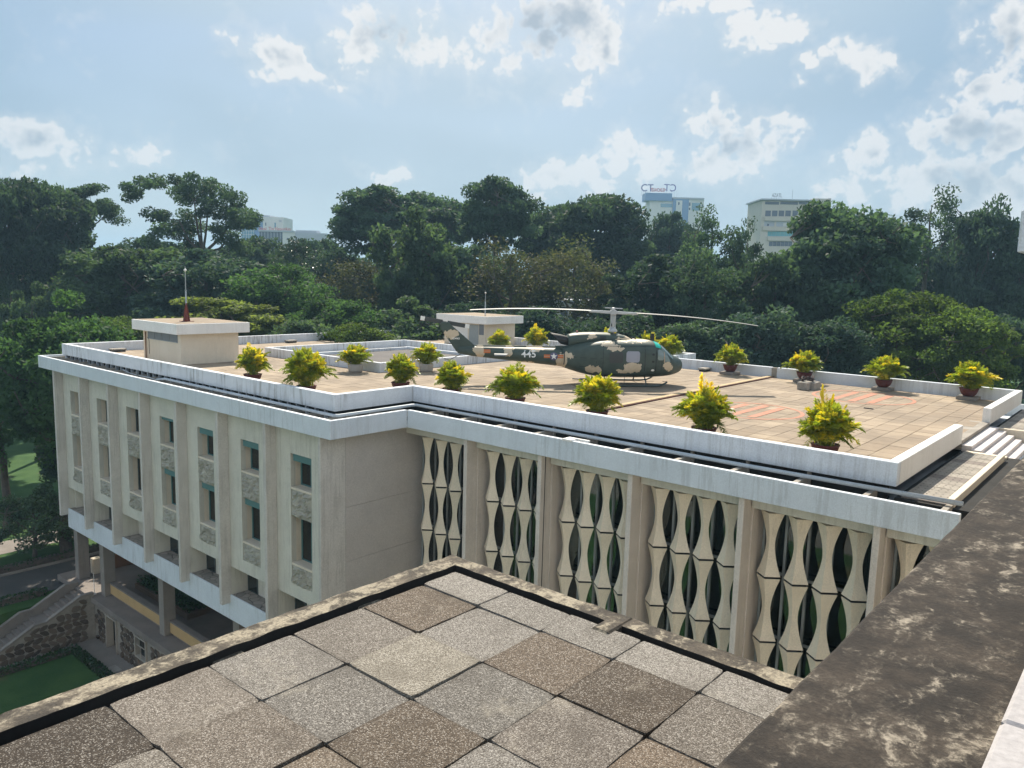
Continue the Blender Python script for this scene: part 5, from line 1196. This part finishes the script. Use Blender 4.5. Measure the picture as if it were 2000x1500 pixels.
# ------------------------------------------------------------------ park trees
# x, y, height, crown base, crown radius, kind
TREES = [(-98.3, 60.3, 24.0, 14.3, 4.3, 'd'), (-96.7, 66.9, 24.0, 13.6, 4.1, 'k'), (-99.5, 72.7, 24.8, 14.1, 3.5, 'd'), (-98.1, 29.6, 29.2, 16.0, 4.2, 'd'), (-101.1, 35.0, 29.6, 17.7, 4.4, 'd'), (-106.6, 40.6, 29.6, 21.9, 3.9, 'u'), (-90.2, 47.3, 31.7, 21.7, 7.1, 'H'), (-113.7, 52.9, 23.6, 14.7, 5.5, 'd'), (-110.6, 63.5, 23.2, 14.8, 5.8, 'd'), (-83.5, 68.9, 31.2, 22.2, 6.5, 'd'), (-83.3, 79.6, 31.5, 22.1, 5.5, 'd'), (-67.8, 75.8, 32.2, 22.6, 4.9, 'd'), (-70.1, 90.8, 30.7, 19.6, 5.5, 'd'), (-60.6, 88.6, 31.6, 18.4, 6.4, 'd'), (-60.2, 107.0, 29.7, 17.0, 4.3, 'k'), (-39.4, 79.2, 26.8, 16.6, 3.6, 'a'), (-34.7, 77.6, 25.2, 14.7, 2.9, 'a'), (-23.5, 74.2, 27.3, 15.5, 5.8, 'd'), (-23.7, 103.8, 30.5, 19.5, 4.2, 'a'), (-17.2, 98.4, 28.8, 15.2, 3.9, 'k'), (-13.4, 98.2, 24.5, 14.3, 3.0, 'd'), (-23.5, 113.3, 23.5, 10.4, 7.2, 'k'), (-83.8, 56.6, 23.2, 12.4, 3.8, 's'), (-90.1, 67.1, 23.0, 13.2, 4.6, 'k'), (-69.7, 55.0, 21.2, 12.7, 4.8, 'b'), (-60.3, 55.8, 25.5, 13.9, 5.0, 'm'), (-57.7, 60.1, 22.4, 12.8, 4.6, 'k'), (-50.3, 58.5, 22.5, 13.4, 4.8, 'b'), (-45.6, 62.6, 22.9, 13.0, 5.5, 'b'), (-36.1, 62.5, 21.5, 12.8, 4.8, 'k'), (-30.9, 61.6, 21.9, 12.8, 3.7, 'a'), (-27.3, 67.5, 22.1, 12.3, 4.0, 'd'), (-15.2, 64.0, 19.4, 11.3, 4.2, 'l'), (-11.3, 61.8, 18.3, 11.2, 3.6, 'l'), (-10.2, 73.2, 17.4, 10.6, 2.9, 'd'), (-58.2, 32.2, 17.0, 12.6, 4.1, 'y'), (-51.1, 35.4, 16.0, 13.0, 3.8, 'm'), (-46.8, 36.5, 15.8, 13.2, 2.9, 'l'), (-48.3, 43.4, 17.0, 14.0, 4.4, 'm'), (-81.3, 34.6, 21.9, 13.2, 5.9, 'm'), (-73.0, 38.9, 21.1, 13.1, 6.3, 'k'), (-62.0, 40.0, 19.7, 12.3, 5.1, 'g'), (-53.1, 39.3, 17.4, 12.6, 3.6, 'g'), (-55.0, 18.9, 16.4, 6.5, 4.6, 'g'), (-62.4, 17.7, 14.8, 5.6, 3.4, 'g'), (-62.4, 25.8, 15.6, 11.4, 2.8, 'l'), (-24.0, 56.2, 17.4, 12.5, 3.8, 'k'), (-33.2, 50.9, 16.7, 13.2, 4.3, 'k'), (-28.9, 54.5, 16.5, 12.5, 3.2, 'd'), (-40.2, 50.2, 16.8, 13.0, 4.2, 'k'), (-45.8, 48.1, 17.0, 13.1, 3.7, 'k'), (-19.1, 57.5, 16.9, 11.8, 3.0, 'k'), (-17.5, 64.2, 16.8, 10.6, 3.0, 'b'), (-114.7, 35.3, 21.7, 11.2, 4.6, 's'), (-104.0, 38.7, 19.3, 11.1, 4.4, 'k'), (-84.5, 27.1, 17.1, 7.3, 3.0, 'm'), (-72.5, 44.0, 17.6, 10.8, 4.0, 'k'), (-27.8, 77.1, 19.1, 10.1, 3.5, 'd'), (-71.2, 61.5, 20.2, 11.8, 4.2, 'k')]
FAR = [(-154.8,40.9,22.2),(-166.4,51.6,21.4),(-142.6,51.5,21.9),(-145.4,60.6,23.4),(-144.4,68.9,24.0),(-130.2,70.7,22.4),(-124.2,76.6,20.2),(-123.5,86.2,20.5),(-108.8,85.9,22.4),(-109.5,97.6,24.4),(-91.4,92.2,21.5),(-90.0,102.6,24.4),(-91.6,118.5,24.0),(-79.2,116.7,23.2),(-67.6,113.8,23.3),(-65.3,126.2,26.3),(-61.2,137.5,23.3),(-50.7,133.4,24.4),(-45.1,140.9,24.3),(-41.6,156.7,27.1),(-35.1,165.1,25.5),(-27.5,167.2,24.9),(-19.9,166.3,25.2)]
def crown(seed, style, leaf):
    """crown of radius 5 and half height 5 round the origin: limbs (tubes) and leaves in clumps"""
    r = np.random.default_rng(seed); q = MB()
    ncl, per, rc, l0, l1, gap = {'dense': (120, 190, 1.02, .15, .27, .14), 'deep': (115, 200, 1.08, .14, .26, .10), 'airy': (62, 150, 1.05, .12, .22, .35),
                                 'feather': (110, 210, .95, .10, .20, .16), 'umbrella': (70, 200, 1.05, .13, .24, .2), 'bare': (70, 120, 1.15, .09, .18, .3)}[style]
    cen = []
    while len(cen) < ncl:
        v = r.normal(size=3); v /= np.linalg.norm(v); rad_ = (.35+.65*r.random()**.45)
        if style == 'umbrella':
            if v[2] < -.15: continue
            rad_ = .72+.28*r.random()
        if v[2] < -.55 and r.random() < .6: continue
        lump = 1+.42*mnoise.noise(Vector(v*1.7+seed*3.1))+.18*mnoise.noise(Vector(v*4.2+seed))
        p = v*rad_*lump*np.array([4.2,4.2,4.3])
        if mnoise.noise(Vector(p*.42+seed*5.7)) < -.42+gap: continue
        cen.append(p)
    cen = np.array(cen); P = []; cl = []
    for c_ in cen:
        rr = rc*(.65+.7*r.random()); v = r.normal(size=(per,3)); v /= np.linalg.norm(v,axis=1)[:,None]
        d = r.random(per)**.42
        pts = v*d[:,None]*rr*np.array([1.12,1.12,.72]); P.append(c_+pts); cl.append(np.clip(r.random()*.75+.25*r.random(per), 0, 1))
    P = np.concatenate(P); V, F, _ = leaf_quads(r, P, l0, l1, .9 if style != 'feather' else .3)
    me = clump_attr(quads_mesh('crown', V, F, leaf), np.concatenate(cl))
    # limbs: a few leaders that fork towards the clumps
    lead = []
    q.tube([(0,0,-5.2),(.15,.1,-3.2),(-.1,.2,-1.0),(.1,.0,1.6),(.05,.05,3.4)], [.26,.22,.17,.10,.04], 7)
    for k_ in range(8):
        a = k_*2.4+r.random(); h_ = -4.2+k_*.62; L = 3.3+.8*r.random()
        pts = [Vector((0,0,h_))]
        for i in range(1, 5):
            s_ = i/4; pts.append(Vector((math.cos(a+.25*s_)*L*s_**.9, math.sin(a+.25*s_)*L*s_**.9, h_+(1.9+.9*(h_ < -2))*s_**1.3*1.25+r.normal()*.1)))
        q.tube(pts, [.13,.10,.08,.05,.025], 6); lead += pts[2:]
    for c_ in cen[::2]:
        b_ = min(lead, key=lambda p_: (p_-Vector(c_)).length); mid = b_.lerp(Vector(c_), .5)+Vector((0,0,-.15)); q.tube([b_, mid, Vector(c_)], [.05,.035,.015], 5, False)
    lm = q.mesh('limbs'); lm.materials.append(MAT['bark']); return me, lm
CR = {'d': [crown(s_, 'dense', 'leaf_dark') for s_ in (1,2,3)], 'k': [crown(s_, 'deep', 'leaf_deep') for s_ in (4,5)], 'a': [crown(s_, 'airy', 'leaf_dark') for s_ in (6,7)],
      'u': [crown(8, 'umbrella', 'leaf_dark')], 'm': [crown(s_, 'dense', 'leaf_mid') for s_ in (9,10)], 'g': [crown(s_, 'feather', 'leaf_green') for s_ in (11,12)],
      'l': [crown(s_, 'feather', 'leaf_light') for s_ in (13,14)], 'y': [crown(15, 'dense', 'leaf_yellow')], 'b': [crown(s_, 'bare', 'leaf_brown') for s_ in (16,17)], 's': [crown(18, 'airy', 'leaf_glossy')]}
trunk_m = MB()
trunk_m.tube([(0,0,-.02),(0.0,.0,.03),(.10,.05,.35),(-.08,.12,.7),(0,0,1.0)], [.52,.36,.31,.28,.25], 9); trunk_m = trunk_m.mesh('trunk'); trunk_m.materials.append(MAT['bark'])
KD = {'d': 'dense dark tree', 'k': 'deep dark green tree', 'a': 'airy thin leaved tree', 'u': 'umbrella crowned tree', 'H': 'tall open umbrella tree with bare forked limbs showing', 'm': 'mid green tree',
      'g': 'feathery green tree', 'l': 'light green feathery tree', 'y': 'yellow green tree', 'b': 'brownish half bare tree', 's': 'silvery leaved tree'}
def hero():
    r = np.random.default_rng(77); q = MB(); k2 = .0212
    C2 = [(820,130),(870,165),(905,100),(950,135),(1000,100),(1050,85),(1105,75),(1110,140),(1045,165),(1165,105),(1180,180),(1235,120),(1290,150),(1340,195),(1385,240),(1385,295),(1300,225),(1240,250),(1170,250),
          (1350,330),(1300,290),(900,270),(950,290),(890,330),(985,265),(1000,325),(930,375),(1060,370),(1075,310),(915,430),(950,450),(1290,350),(1255,385),(1330,400),(1300,430),(1345,460),(1050,430),(800,180),(1410,265)]
    P = []; cen = []
    for (x, y) in C2:
        for rep in range(2):
            c_ = np.array([(x-1110)*k2+r.normal()*.35, r.normal()*2.4, (470-y)*k2+r.normal()*.3]); cen.append(c_)
            v = r.normal(size=(260,3)); v /= np.linalg.norm(v,axis=1)[:,None]; P.append(c_+v*(r.random(260)**.4)[:,None]*np.array([1.12,1.2,.76])*(.8+.4*r.random()))
    V, F, _ = leaf_quads(r, np.concatenate(P), .12, .23, .9); me = clump_attr(quads_mesh('crown', V, F, 'leaf_dark'), np.repeat(r.random(len(P)), 260)*.8+.1)
    fork = Vector((.4,0,-.2)); q.tube([(0.2,0,-10),(.35,0,-4),fork], [.34,.30,.26], 8); ends = []
    for (x, y, d) in ((1105,250,.5),(1190,240,-.8),(1260,260,1.2),(1330,260,-.5),(1040,300,-1.2),(960,330,1.0),(1080,180,.3),(1280,380,.4)):
        e = Vector(((x-1110)*k2, d*1.6, (470-y)*k2)); m_ = fork.lerp(e, .5)+Vector(((x-1130)*.002, d*.3, -.35)); q.tube([fork, fork.lerp(m_, .5), m_, m_.lerp(e, .55), e], [.20,.16,.13,.10,.06], 7); ends += [m_, e, m_.lerp(e, .5)]
    for c_ in cen[::2]:
        b_ = min(ends, key=lambda p_: (p_-Vector(c_)).length)
        if (b_-Vector(c_)).length > 2.6: continue
        q.tube([b_, b_.lerp(Vector(c_), .5)+Vector((0,0,-.2)), Vector(c_)], [.06,.04,.015], 5, False)
    lm = q.mesh('limbs'); lm.materials.append(MAT['bark']); return me, lm
rowof = lambda x, y: 'back' if math.hypot(x, y) > 88 else ('middle' if math.hypot(x, y) > 66.5 else 'front')
cnt = {}; order = sorted(range(len(TREES)), key=lambda i: TREES[i][0]*rgt0.x/(TREES[i][0]*fwd.x+TREES[i][1]*fwd.y)+TREES[i][1]*rgt0.y/(TREES[i][0]*fwd.x+TREES[i][1]*fwd.y))
rz_ = random.Random(12)
for i in order:
    x, y, h_, cb, R_, kd = TREES[i]; row = rowof(x, y); n_ = cnt[row, kd] = cnt.get((row, kd), -1)+1
    lab = KD[kd] if kd in 'Huy' else f'{KD[kd]}, {ORD[n_]} of its kind from the left in the {row} row'
    if kd == 'u': lab = 'umbrella crowned tree left of the tall open tree, against the sky'
    if kd == 'y': lab = 'yellow green bushy tree just behind the left stair house'
    t = thing('park_tree', lab, 'tree', (x, y, 0), group='trees of the park behind the wing')
    if kd == 'H':
        me, lm = hero(); a = -YAW
        for nm, m_ in (('crown', me), ('limbs', lm)): o = link(nm, m_, None, t); o.location = (0,0,21.3); o.rotation_euler = (0,0,a)
        o = link('trunk', trunk_m, None, t); o.scale = (1.1,1.1,12); continue
    var = CR[kd][(i*5+n_) % len(CR[kd])]
    if kd in 'dkmg': cb -= .10*(h_-cb)
    if row == 'front': cb = min(cb, h_-1.9*R_)
    elif kd in 'dkmbg': cb = min(cb, h_-1.5*R_)
    zc_ = (h_+cb)/2; hz = (h_-cb)/2; rot_ = rz_.random()*6.28; sx = R_/4.5*rz_.uniform(1.0,1.12)
    for nm, m_ in (('crown', var[0]), ('limbs', var[1])):
        o = link(nm, m_, None, t); o.location = (0,0,zc_); o.scale = (sx, sx*rz_.uniform(.95,1.05) if nm == 'crown' else sx, hz/4.75); o.rotation_euler = (0,0,rot_)
    o = link('trunk', trunk_m, None, t); k2 = .55+R_*.10; o.scale = (k2, k2, max(zc_-hz*.85, 1.5)); o.rotation_euler = (0,0,rz_.random()*6)
for i, (x, y, h_) in enumerate(FAR):
    t = thing('park_tree', f'tree of the farthest dark line, {ORD[i]} from the left', 'tree', (x, y, 0), group='trees of the park behind the wing')
    var = CR['k' if i % 3 else 'd'][i % 2]; cb = 3.5; R_ = 6.2
    for nm, m_ in (('crown', var[0]), ('limbs', var[1])): o = link(nm, m_, None, t); o.location = (0,0,(h_+cb)/2); o.scale = (R_/4.7,R_/4.7,(h_-cb)/9.5); o.rotation_euler = (0,0,i*1.7)
    o = link('trunk', trunk_m, None, t); o.scale = (1.1,1.1,cb+3)
# small glossy tree and shrubs beside the road
t = thing('garden_tree', 'small glossy leaved tree on the lawn beyond the road at the left edge', 'tree', (-55.9,17.3,0)); v_ = crown(41, 'airy', 'leaf_glossy')
for nm, m_ in (('crown', v_[0]), ('limbs', v_[1])): o = link(nm, m_, None, t); o.location = (0,0,2.5); o.scale = (.60,.60,.50)
o = link('trunk', trunk_m, None, t); o.scale = (.25,.25,1.0)
t = thing('garden_tree', 'dark leafy tree between the lawn and the wing corner at the left', 'tree', (-58.3,21.6,0)); v_ = CR['d'][1]
for nm, m_ in (('crown', v_[0]), ('limbs', v_[1])): o = link(nm, m_, None, t); o.location = (0,0,5.6); o.scale = (.62,.62,.55)
o = link('trunk', trunk_m, None, t); o.scale = (1.2,1.2,4)
# clipped planting under the wing
r = np.random.default_rng(9); P = (r.random((9000,3))-.5)*[6.0,3.5,.5]+[-41.5,20.75,TZ+.52]; V, F, _ = leaf_quads(r, P, .05, .10)
pb = clump_attr(quads_mesh('bed_foliage', V, F, 'hedge_leaf'), r.random(9000)); tag(link('bed_planting', pb, None), 'dark green bedding plants in the shade under the wing', 'planting', kind='stuff')

# ------------------------------------------------------------------ city behind the park
HOTEL_O = (-90.42, 225.91)
HOTEL = [
  ('wall','city_beige',-6.46,6.64,0.0,14,14.57,43.64),
  ('wall','city_beige',6.63,9.17,1.2,14,14.77,44.29),
  ('side_wing','city_beige',9.16,14.22,2.0,16,14.87,44.83),
  ('roof','city_grey',-7.0,9.08,-0.8,14.5,43.71,44.12),
  ('window_band','city_window',-5.64,-1.62,-0.06,0.02,42.55,43.34),
  ('window_band','city_window',-1.24,3.89,-0.06,0.02,42.68,43.46),
  ('window_band','city_window',4.12,6.57,-0.06,0.02,42.83,43.57),
  ('window','city_window',7.01,8.8,1.1,1.22,43.12,44.03),
  ('window','city_window',-5.37,-3.82,-0.06,0.02,39.18,40.8),
  ('window','city_window',-3.43,-1.88,-0.06,0.02,39.23,40.85),
  ('window','city_window',-1.49,0.05,-0.06,0.02,39.28,40.9),
  ('window','city_window',0.44,1.99,-0.06,0.02,39.33,40.95),
  ('window','city_window',2.53,4.07,-0.06,0.02,39.38,41.0),
  ('window','city_window',4.46,6.01,-0.06,0.02,39.43,41.05),
  ('window','city_window',6.79,8.4,1.1,1.22,39.64,41.56),
  ('band','city_beige',-5.7,6.32,-0.5,0.02,37.9,39.08),
  ('balcony','city_grey',-5.48,6.13,-0.03,0.02,36.35,37.75),
  ('pier','city_beige',-2.58,-2.05,-0.25,0.02,36.28,37.68),
  ('pier','city_beige',2.71,3.16,-0.25,0.02,36.42,37.82),
  ('window','city_white',0.03,1.22,-0.08,0.02,36.4,37.46),
  ('window','city_window',-4.65,-4.13,-0.08,0.02,36.38,37.04),
  ('window','city_window',3.9,5.1,-0.08,0.02,36.53,37.56),
  ('band','city_beige',-5.89,6.39,-0.5,0.02,35.09,36.27),
  ('window','city_teal',-4.29,-3.13,-0.06,0.02,33.48,34.84),
  ('window','city_teal',-3.07,-1.91,-0.06,0.02,33.52,34.87),
  ('window','city_teal',-1.85,-0.69,-0.06,0.02,33.55,34.91),
  ('window','city_teal',-0.63,0.53,-0.06,0.02,33.58,34.94),
  ('window','city_teal',0.59,1.76,-0.06,0.02,33.61,34.97),
  ('window','city_teal',1.82,2.98,-0.06,0.02,33.64,35.0),
  ('band','city_beige',-4.33,6.47,-0.5,0.02,32.23,33.46),
  ('window','city_window',-3.69,-2.65,-0.06,0.02,30.65,31.98),
  ('window','city_window',-2.56,-1.52,-0.06,0.02,30.68,32.01),
  ('window','city_window',-1.43,-0.39,-0.06,0.02,30.71,32.04),
  ('window','city_window',-0.3,0.74,-0.06,0.02,30.74,32.06),
  ('window','city_window',0.83,1.88,-0.06,0.02,30.77,32.09),
  ('window','city_window',1.97,3.01,-0.06,0.02,30.79,32.12),
  ('vent_stack','city_grey',13.84,14.58,3,5,44.02,45.12),
]
BLUE_O = (-193.95, 345.46)
BLUE = [
  ('wall','city_white',-11.24,0.17,1,14,44.76,59.25),
  ('upper_block','city_blue',-13.58,-0.56,0,10,59.12,62.79),
  ('wall','city_blue',0.17,7.98,0,12,45.01,60.19),
  ('side_wing','city_white',7.98,15.39,0.6,12,45.2,60.29),
  ('roof','city_grey',-0.04,15.18,-0.3,12,60.23,60.98),
  ('bay','city_white',1.58,4.48,-0.6,0,44.98,59.47),
  ('bay','city_white',7.78,8.88,-0.5,0.6,45.12,59.8),
  ('window','city_window',2.43,3.13,-0.7,-0.6,57.28,58.57),
  ('glass_band','city_glass',-5.76,-0.06,0.9,1.02,56.14,57.93),
  ('glass_band','city_glass',9.47,13.68,0.5,0.62,54.93,58.6),
  ('window','city_window',14.27,15.07,0.5,0.62,56.6,57.79),
  ('window','city_window',7.8,8.48,-0.6,-0.5,57.02,58.61),
  ('window','city_window',7.86,8.54,-0.6,-0.5,54.94,56.13),
]
TOWER_O = (-299.3, 185.37)
TOWER = [
  ('glass_tower','city_glass',-8.9,-3.28,0,12,23.69,41.82),
  ('wall','city_blue',-3.28,0.26,0.3,12,23.81,41.94),
  ('wall','city_white',0.26,8.91,0,14,23.97,42.69),
  ('top_block','city_grey',-1.82,2.68,2,9,42.54,43.49),
  ('dome','city_white',4.79,5.56,2,3,42.67,42.95),
  ('window','city_window',1.28,1.67,-0.1,0.02,39.01,40.25),
  ('window','city_glass',5.17,5.79,-0.1,0.02,38.33,40.35),
  ('window','city_grey',7.09,8.24,-0.1,0.02,40.64,41.47),
  ('mullion','city_white',-7.94,-7.85,-0.1,0.02,33.13,41.54),
  ('mullion','city_white',-6.89,-6.79,-0.1,0.02,33.16,41.57),
  ('mullion','city_white',-5.84,-5.74,-0.1,0.02,33.18,41.6),
  ('mullion','city_white',-4.78,-4.69,-0.1,0.02,33.21,41.63),
  ('mullion','city_white',-3.73,-3.64,-0.1,0.02,33.24,41.65),
  ('mullion','city_white',-9.04,-3.51,-0.12,0.01,40.78,40.88),
  ('mullion','city_white',-9.0,-3.47,-0.12,0.01,39.36,39.45),
  ('mullion','city_white',-8.96,-3.44,-0.12,0.01,37.94,38.03),
  ('mullion','city_white',-8.92,-3.4,-0.12,0.01,36.52,36.61),
  ('mullion','city_white',-8.89,-3.36,-0.12,0.01,35.09,35.19),
]
STORE_O = (-266.48, 173.33)
STORE = [
  ('glass_front','city_window',-8.56,0.35,0,10,23.49,34.87),
  ('wall','city_white',0.35,5.02,0,12,23.67,35.26),
  ('wall','city_grey',5.03,17.1,0.5,12,23.88,34.87),
  ('roof','city_grey',-8.94,4.87,-0.4,12,34.93,35.51),
  ('roof_block','city_grey',4.98,13.03,2,8,34.78,35.9),
  ('window','city_white',1.21,2.08,-0.1,0.02,33.45,34.63),
  ('window','city_white',2.84,3.75,-0.1,0.02,33.38,34.67),
  ('window','city_window',2.01,3.21,-0.1,0.02,31.96,32.67),
  ('mullion','city_grey',-7.72,-7.61,-0.1,0.02,25.55,34.65),
  ('mullion','city_grey',-6.52,-6.42,-0.1,0.02,25.58,34.68),
  ('mullion','city_grey',-5.33,-5.22,-0.1,0.02,25.62,34.71),
  ('mullion','city_grey',-4.13,-4.02,-0.1,0.02,25.65,34.74),
  ('mullion','city_grey',-2.94,-2.83,-0.1,0.02,25.68,34.77),
  ('mullion','city_grey',-1.74,-1.63,-0.1,0.02,25.71,34.8),
  ('mullion','city_grey',-0.55,-0.44,-0.1,0.02,25.74,34.83),
]

def city(name, label, O, items, depth0=0):
    t = thing(name, label, 'building', (O[0], O[1], 0), -YAW)
    for (part, mat, l, r_, d0, d1, b, z) in items:
        if part in ('wall', 'side_wing', 'glass_tower', 'glass_front', 'bay'): b = 0
        MB().box(l, r_, d0, d1, b, z).build(part, mat, t)
    return t
def sign(parent, O, P, body_, size, mat, mirror=False, sx=1.0, name='sign_lettering', bold=.0):
    me = text_mesh(name, body_, size, .08, bold=bold); me.materials.append(MAT[mat]); d = Vector((P[0]-O[0], P[1]-O[1], 0)); 
    o = link(name, me, None, parent); o.location = (d.dot(rgt0), d.dot(Vector((math.sin(YAW), math.cos(YAW), 0))), P[2]); o.rotation_euler = (math.pi/2, 0, math.pi if mirror else 0); o.scale = (sx, 1, 1)
    return o
def legs(parent, O, P0, P1, z0, n_):
    f0 = Vector((math.sin(YAW), math.cos(YAW), 0)); a = Vector((P0[0]-O[0], P0[1]-O[1], 0)); b = Vector((P1[0]-O[0], P1[1]-O[1], 0)); 
    for i in range(n_):
        p = a.lerp(b, i/(n_-1)); MB().tube([(p.dot(rgt0), p.dot(f0)+.1, z0), (p.dot(rgt0), p.dot(f0)+.1, P0[2])], .05, 4).build('sign_post', 'sign_grey', parent)
hb = city('city_building', 'beige city block with window rows and roof lettering above the trees at the right', HOTEL_O, HOTEL)
sign(hb, HOTEL_O, (-92.6,225.31,45.25), 'AZATL', 1.55, 'sign_grey', sx=.62); legs(hb, HOTEL_O, (-93.7,224.4,44.7), (-91.6,226.2,44.7), 43.4, 5)
MB().tube([(3.5,4,44.3),(3.5,4,47.4)], .05, 5).build('aerial', 'sign_grey', hb)
bb = city('city_building', 'blue and white city block under large roof letters left of the beige block', BLUE_O, BLUE)
sign(bb, BLUE_O, (-204.25,337.8,65.0), 'CT', 5.0, 'sign_blue', sx=.95, bold=.03); sign(bb, BLUE_O, (-200.0,341.3,64.1), 'GROUP', 2.4, 'sign_red', sx=.9); 
sign(bb, BLUE_O, (-198.1,349.5,65.9), 'CT', 5.0, 'sign_blue', True, .95, bold=.03); sign(bb, BLUE_O, (-202.6,345.6,64.9), 'GROUP', 2.4, 'sign_red', True, .9)
legs(bb, BLUE_O, (-206.3,336.05,64.0), (-202.3,339.5,64.0), 61.5, 6); legs(bb, BLUE_O, (-200.5,347.4,64.5), (-195.5,351.7,64.5), 61.5, 6)
city('city_building', 'pale glass and white office tower far off at the left', TOWER_O, TOWER)
sb = city('city_building', 'low white store building with a red roof sign in front of the office tower', STORE_O, STORE)
sign(sb, STORE_O, (-272.2,168.7,36.0), 'Ideal', 1.7, 'sign_red', sx=.95, bold=.02); sign(sb, STORE_O, (-267.2,173.0,36.1), 'The Nguyenkim', 1.7, 'sign_red', sx=.80, bold=.02)
legs(sb, STORE_O, (-273.0,168.0,35.6), (-263.2,176.5,35.6), 34.6, 8)
for (lab, x, y, w_, z) in (('white low house glimpsed between trunks behind the second stair house', -99, 88, 14, 14.6), ('white house glimpsed through the trees behind the rotor mast', -76, 108, 20, 15.5), ('white house glimpsed low between trees behind the helicopter nose', -60, 122, 12, 15)):
    t = thing('city_house', lab, 'building', (x, y, 0), -YAW); MB().box(-w_/2,w_/2,0,8,0,z).build('wall', 'city_white', t); MB().box(-w_/2-.4,w_/2+.4,-.5,8.4,z,z+.4).build('roof', 'city_grey', t)
    for i in range(int(w_/2.5)):
        for j in range(3): MB().box(-w_/2+.7+i*2.5,-w_/2+1.9+i*2.5,-.05,.02,z-2.4-j*3.6,z-.9-j*3.6).build('window', 'city_window', t)

# ------------------------------------------------------------------ haze
HAZE_DENSITY = 0.00045
hz_ = MB().box(-1510, 1510, -1510, 1510, -3.5, 75).mesh('haze'); hm = bpy.data.materials.new('haze_air'); hm.use_nodes = True; hm.node_tree.nodes.clear()
ht = NT(hm.node_tree); pv_ = ht.n('ShaderNodeVolumePrincipled'); pv_.inputs['Color'].default_value = (.45,.74,1.0,1); pv_.inputs['Density'].default_value = HAZE_DENSITY; pv_.inputs['Anisotropy'].default_value = .15
ho_ = ht.n('ShaderNodeOutputMaterial'); hm.node_tree.links.new(pv_.outputs[0], ho_.inputs['Volume']); hz_.materials.append(hm)
ho = link('haze', hz_, None); tag(ho, 'thin blue morning haze in the air', 'haze', kind='stuff')

# ------------------------------------------------------------------ render settings
SC.render.engine = 'CYCLES'
SC.cycles.use_denoising = True; SC.cycles.use_adaptive_sampling = True; SC.cycles.adaptive_threshold = .025
SC.cycles.max_bounces = 6; SC.cycles.diffuse_bounces = 4; SC.cycles.glossy_bounces = 3; SC.cycles.transmission_bounces = 4; SC.cycles.transparent_max_bounces = 8; SC.cycles.volume_bounces = 0
SC.cycles.caustics_reflective = False; SC.cycles.caustics_refractive = False
W.cycles.sampling_method = 'MANUAL'; W.cycles.sample_map_resolution = 512
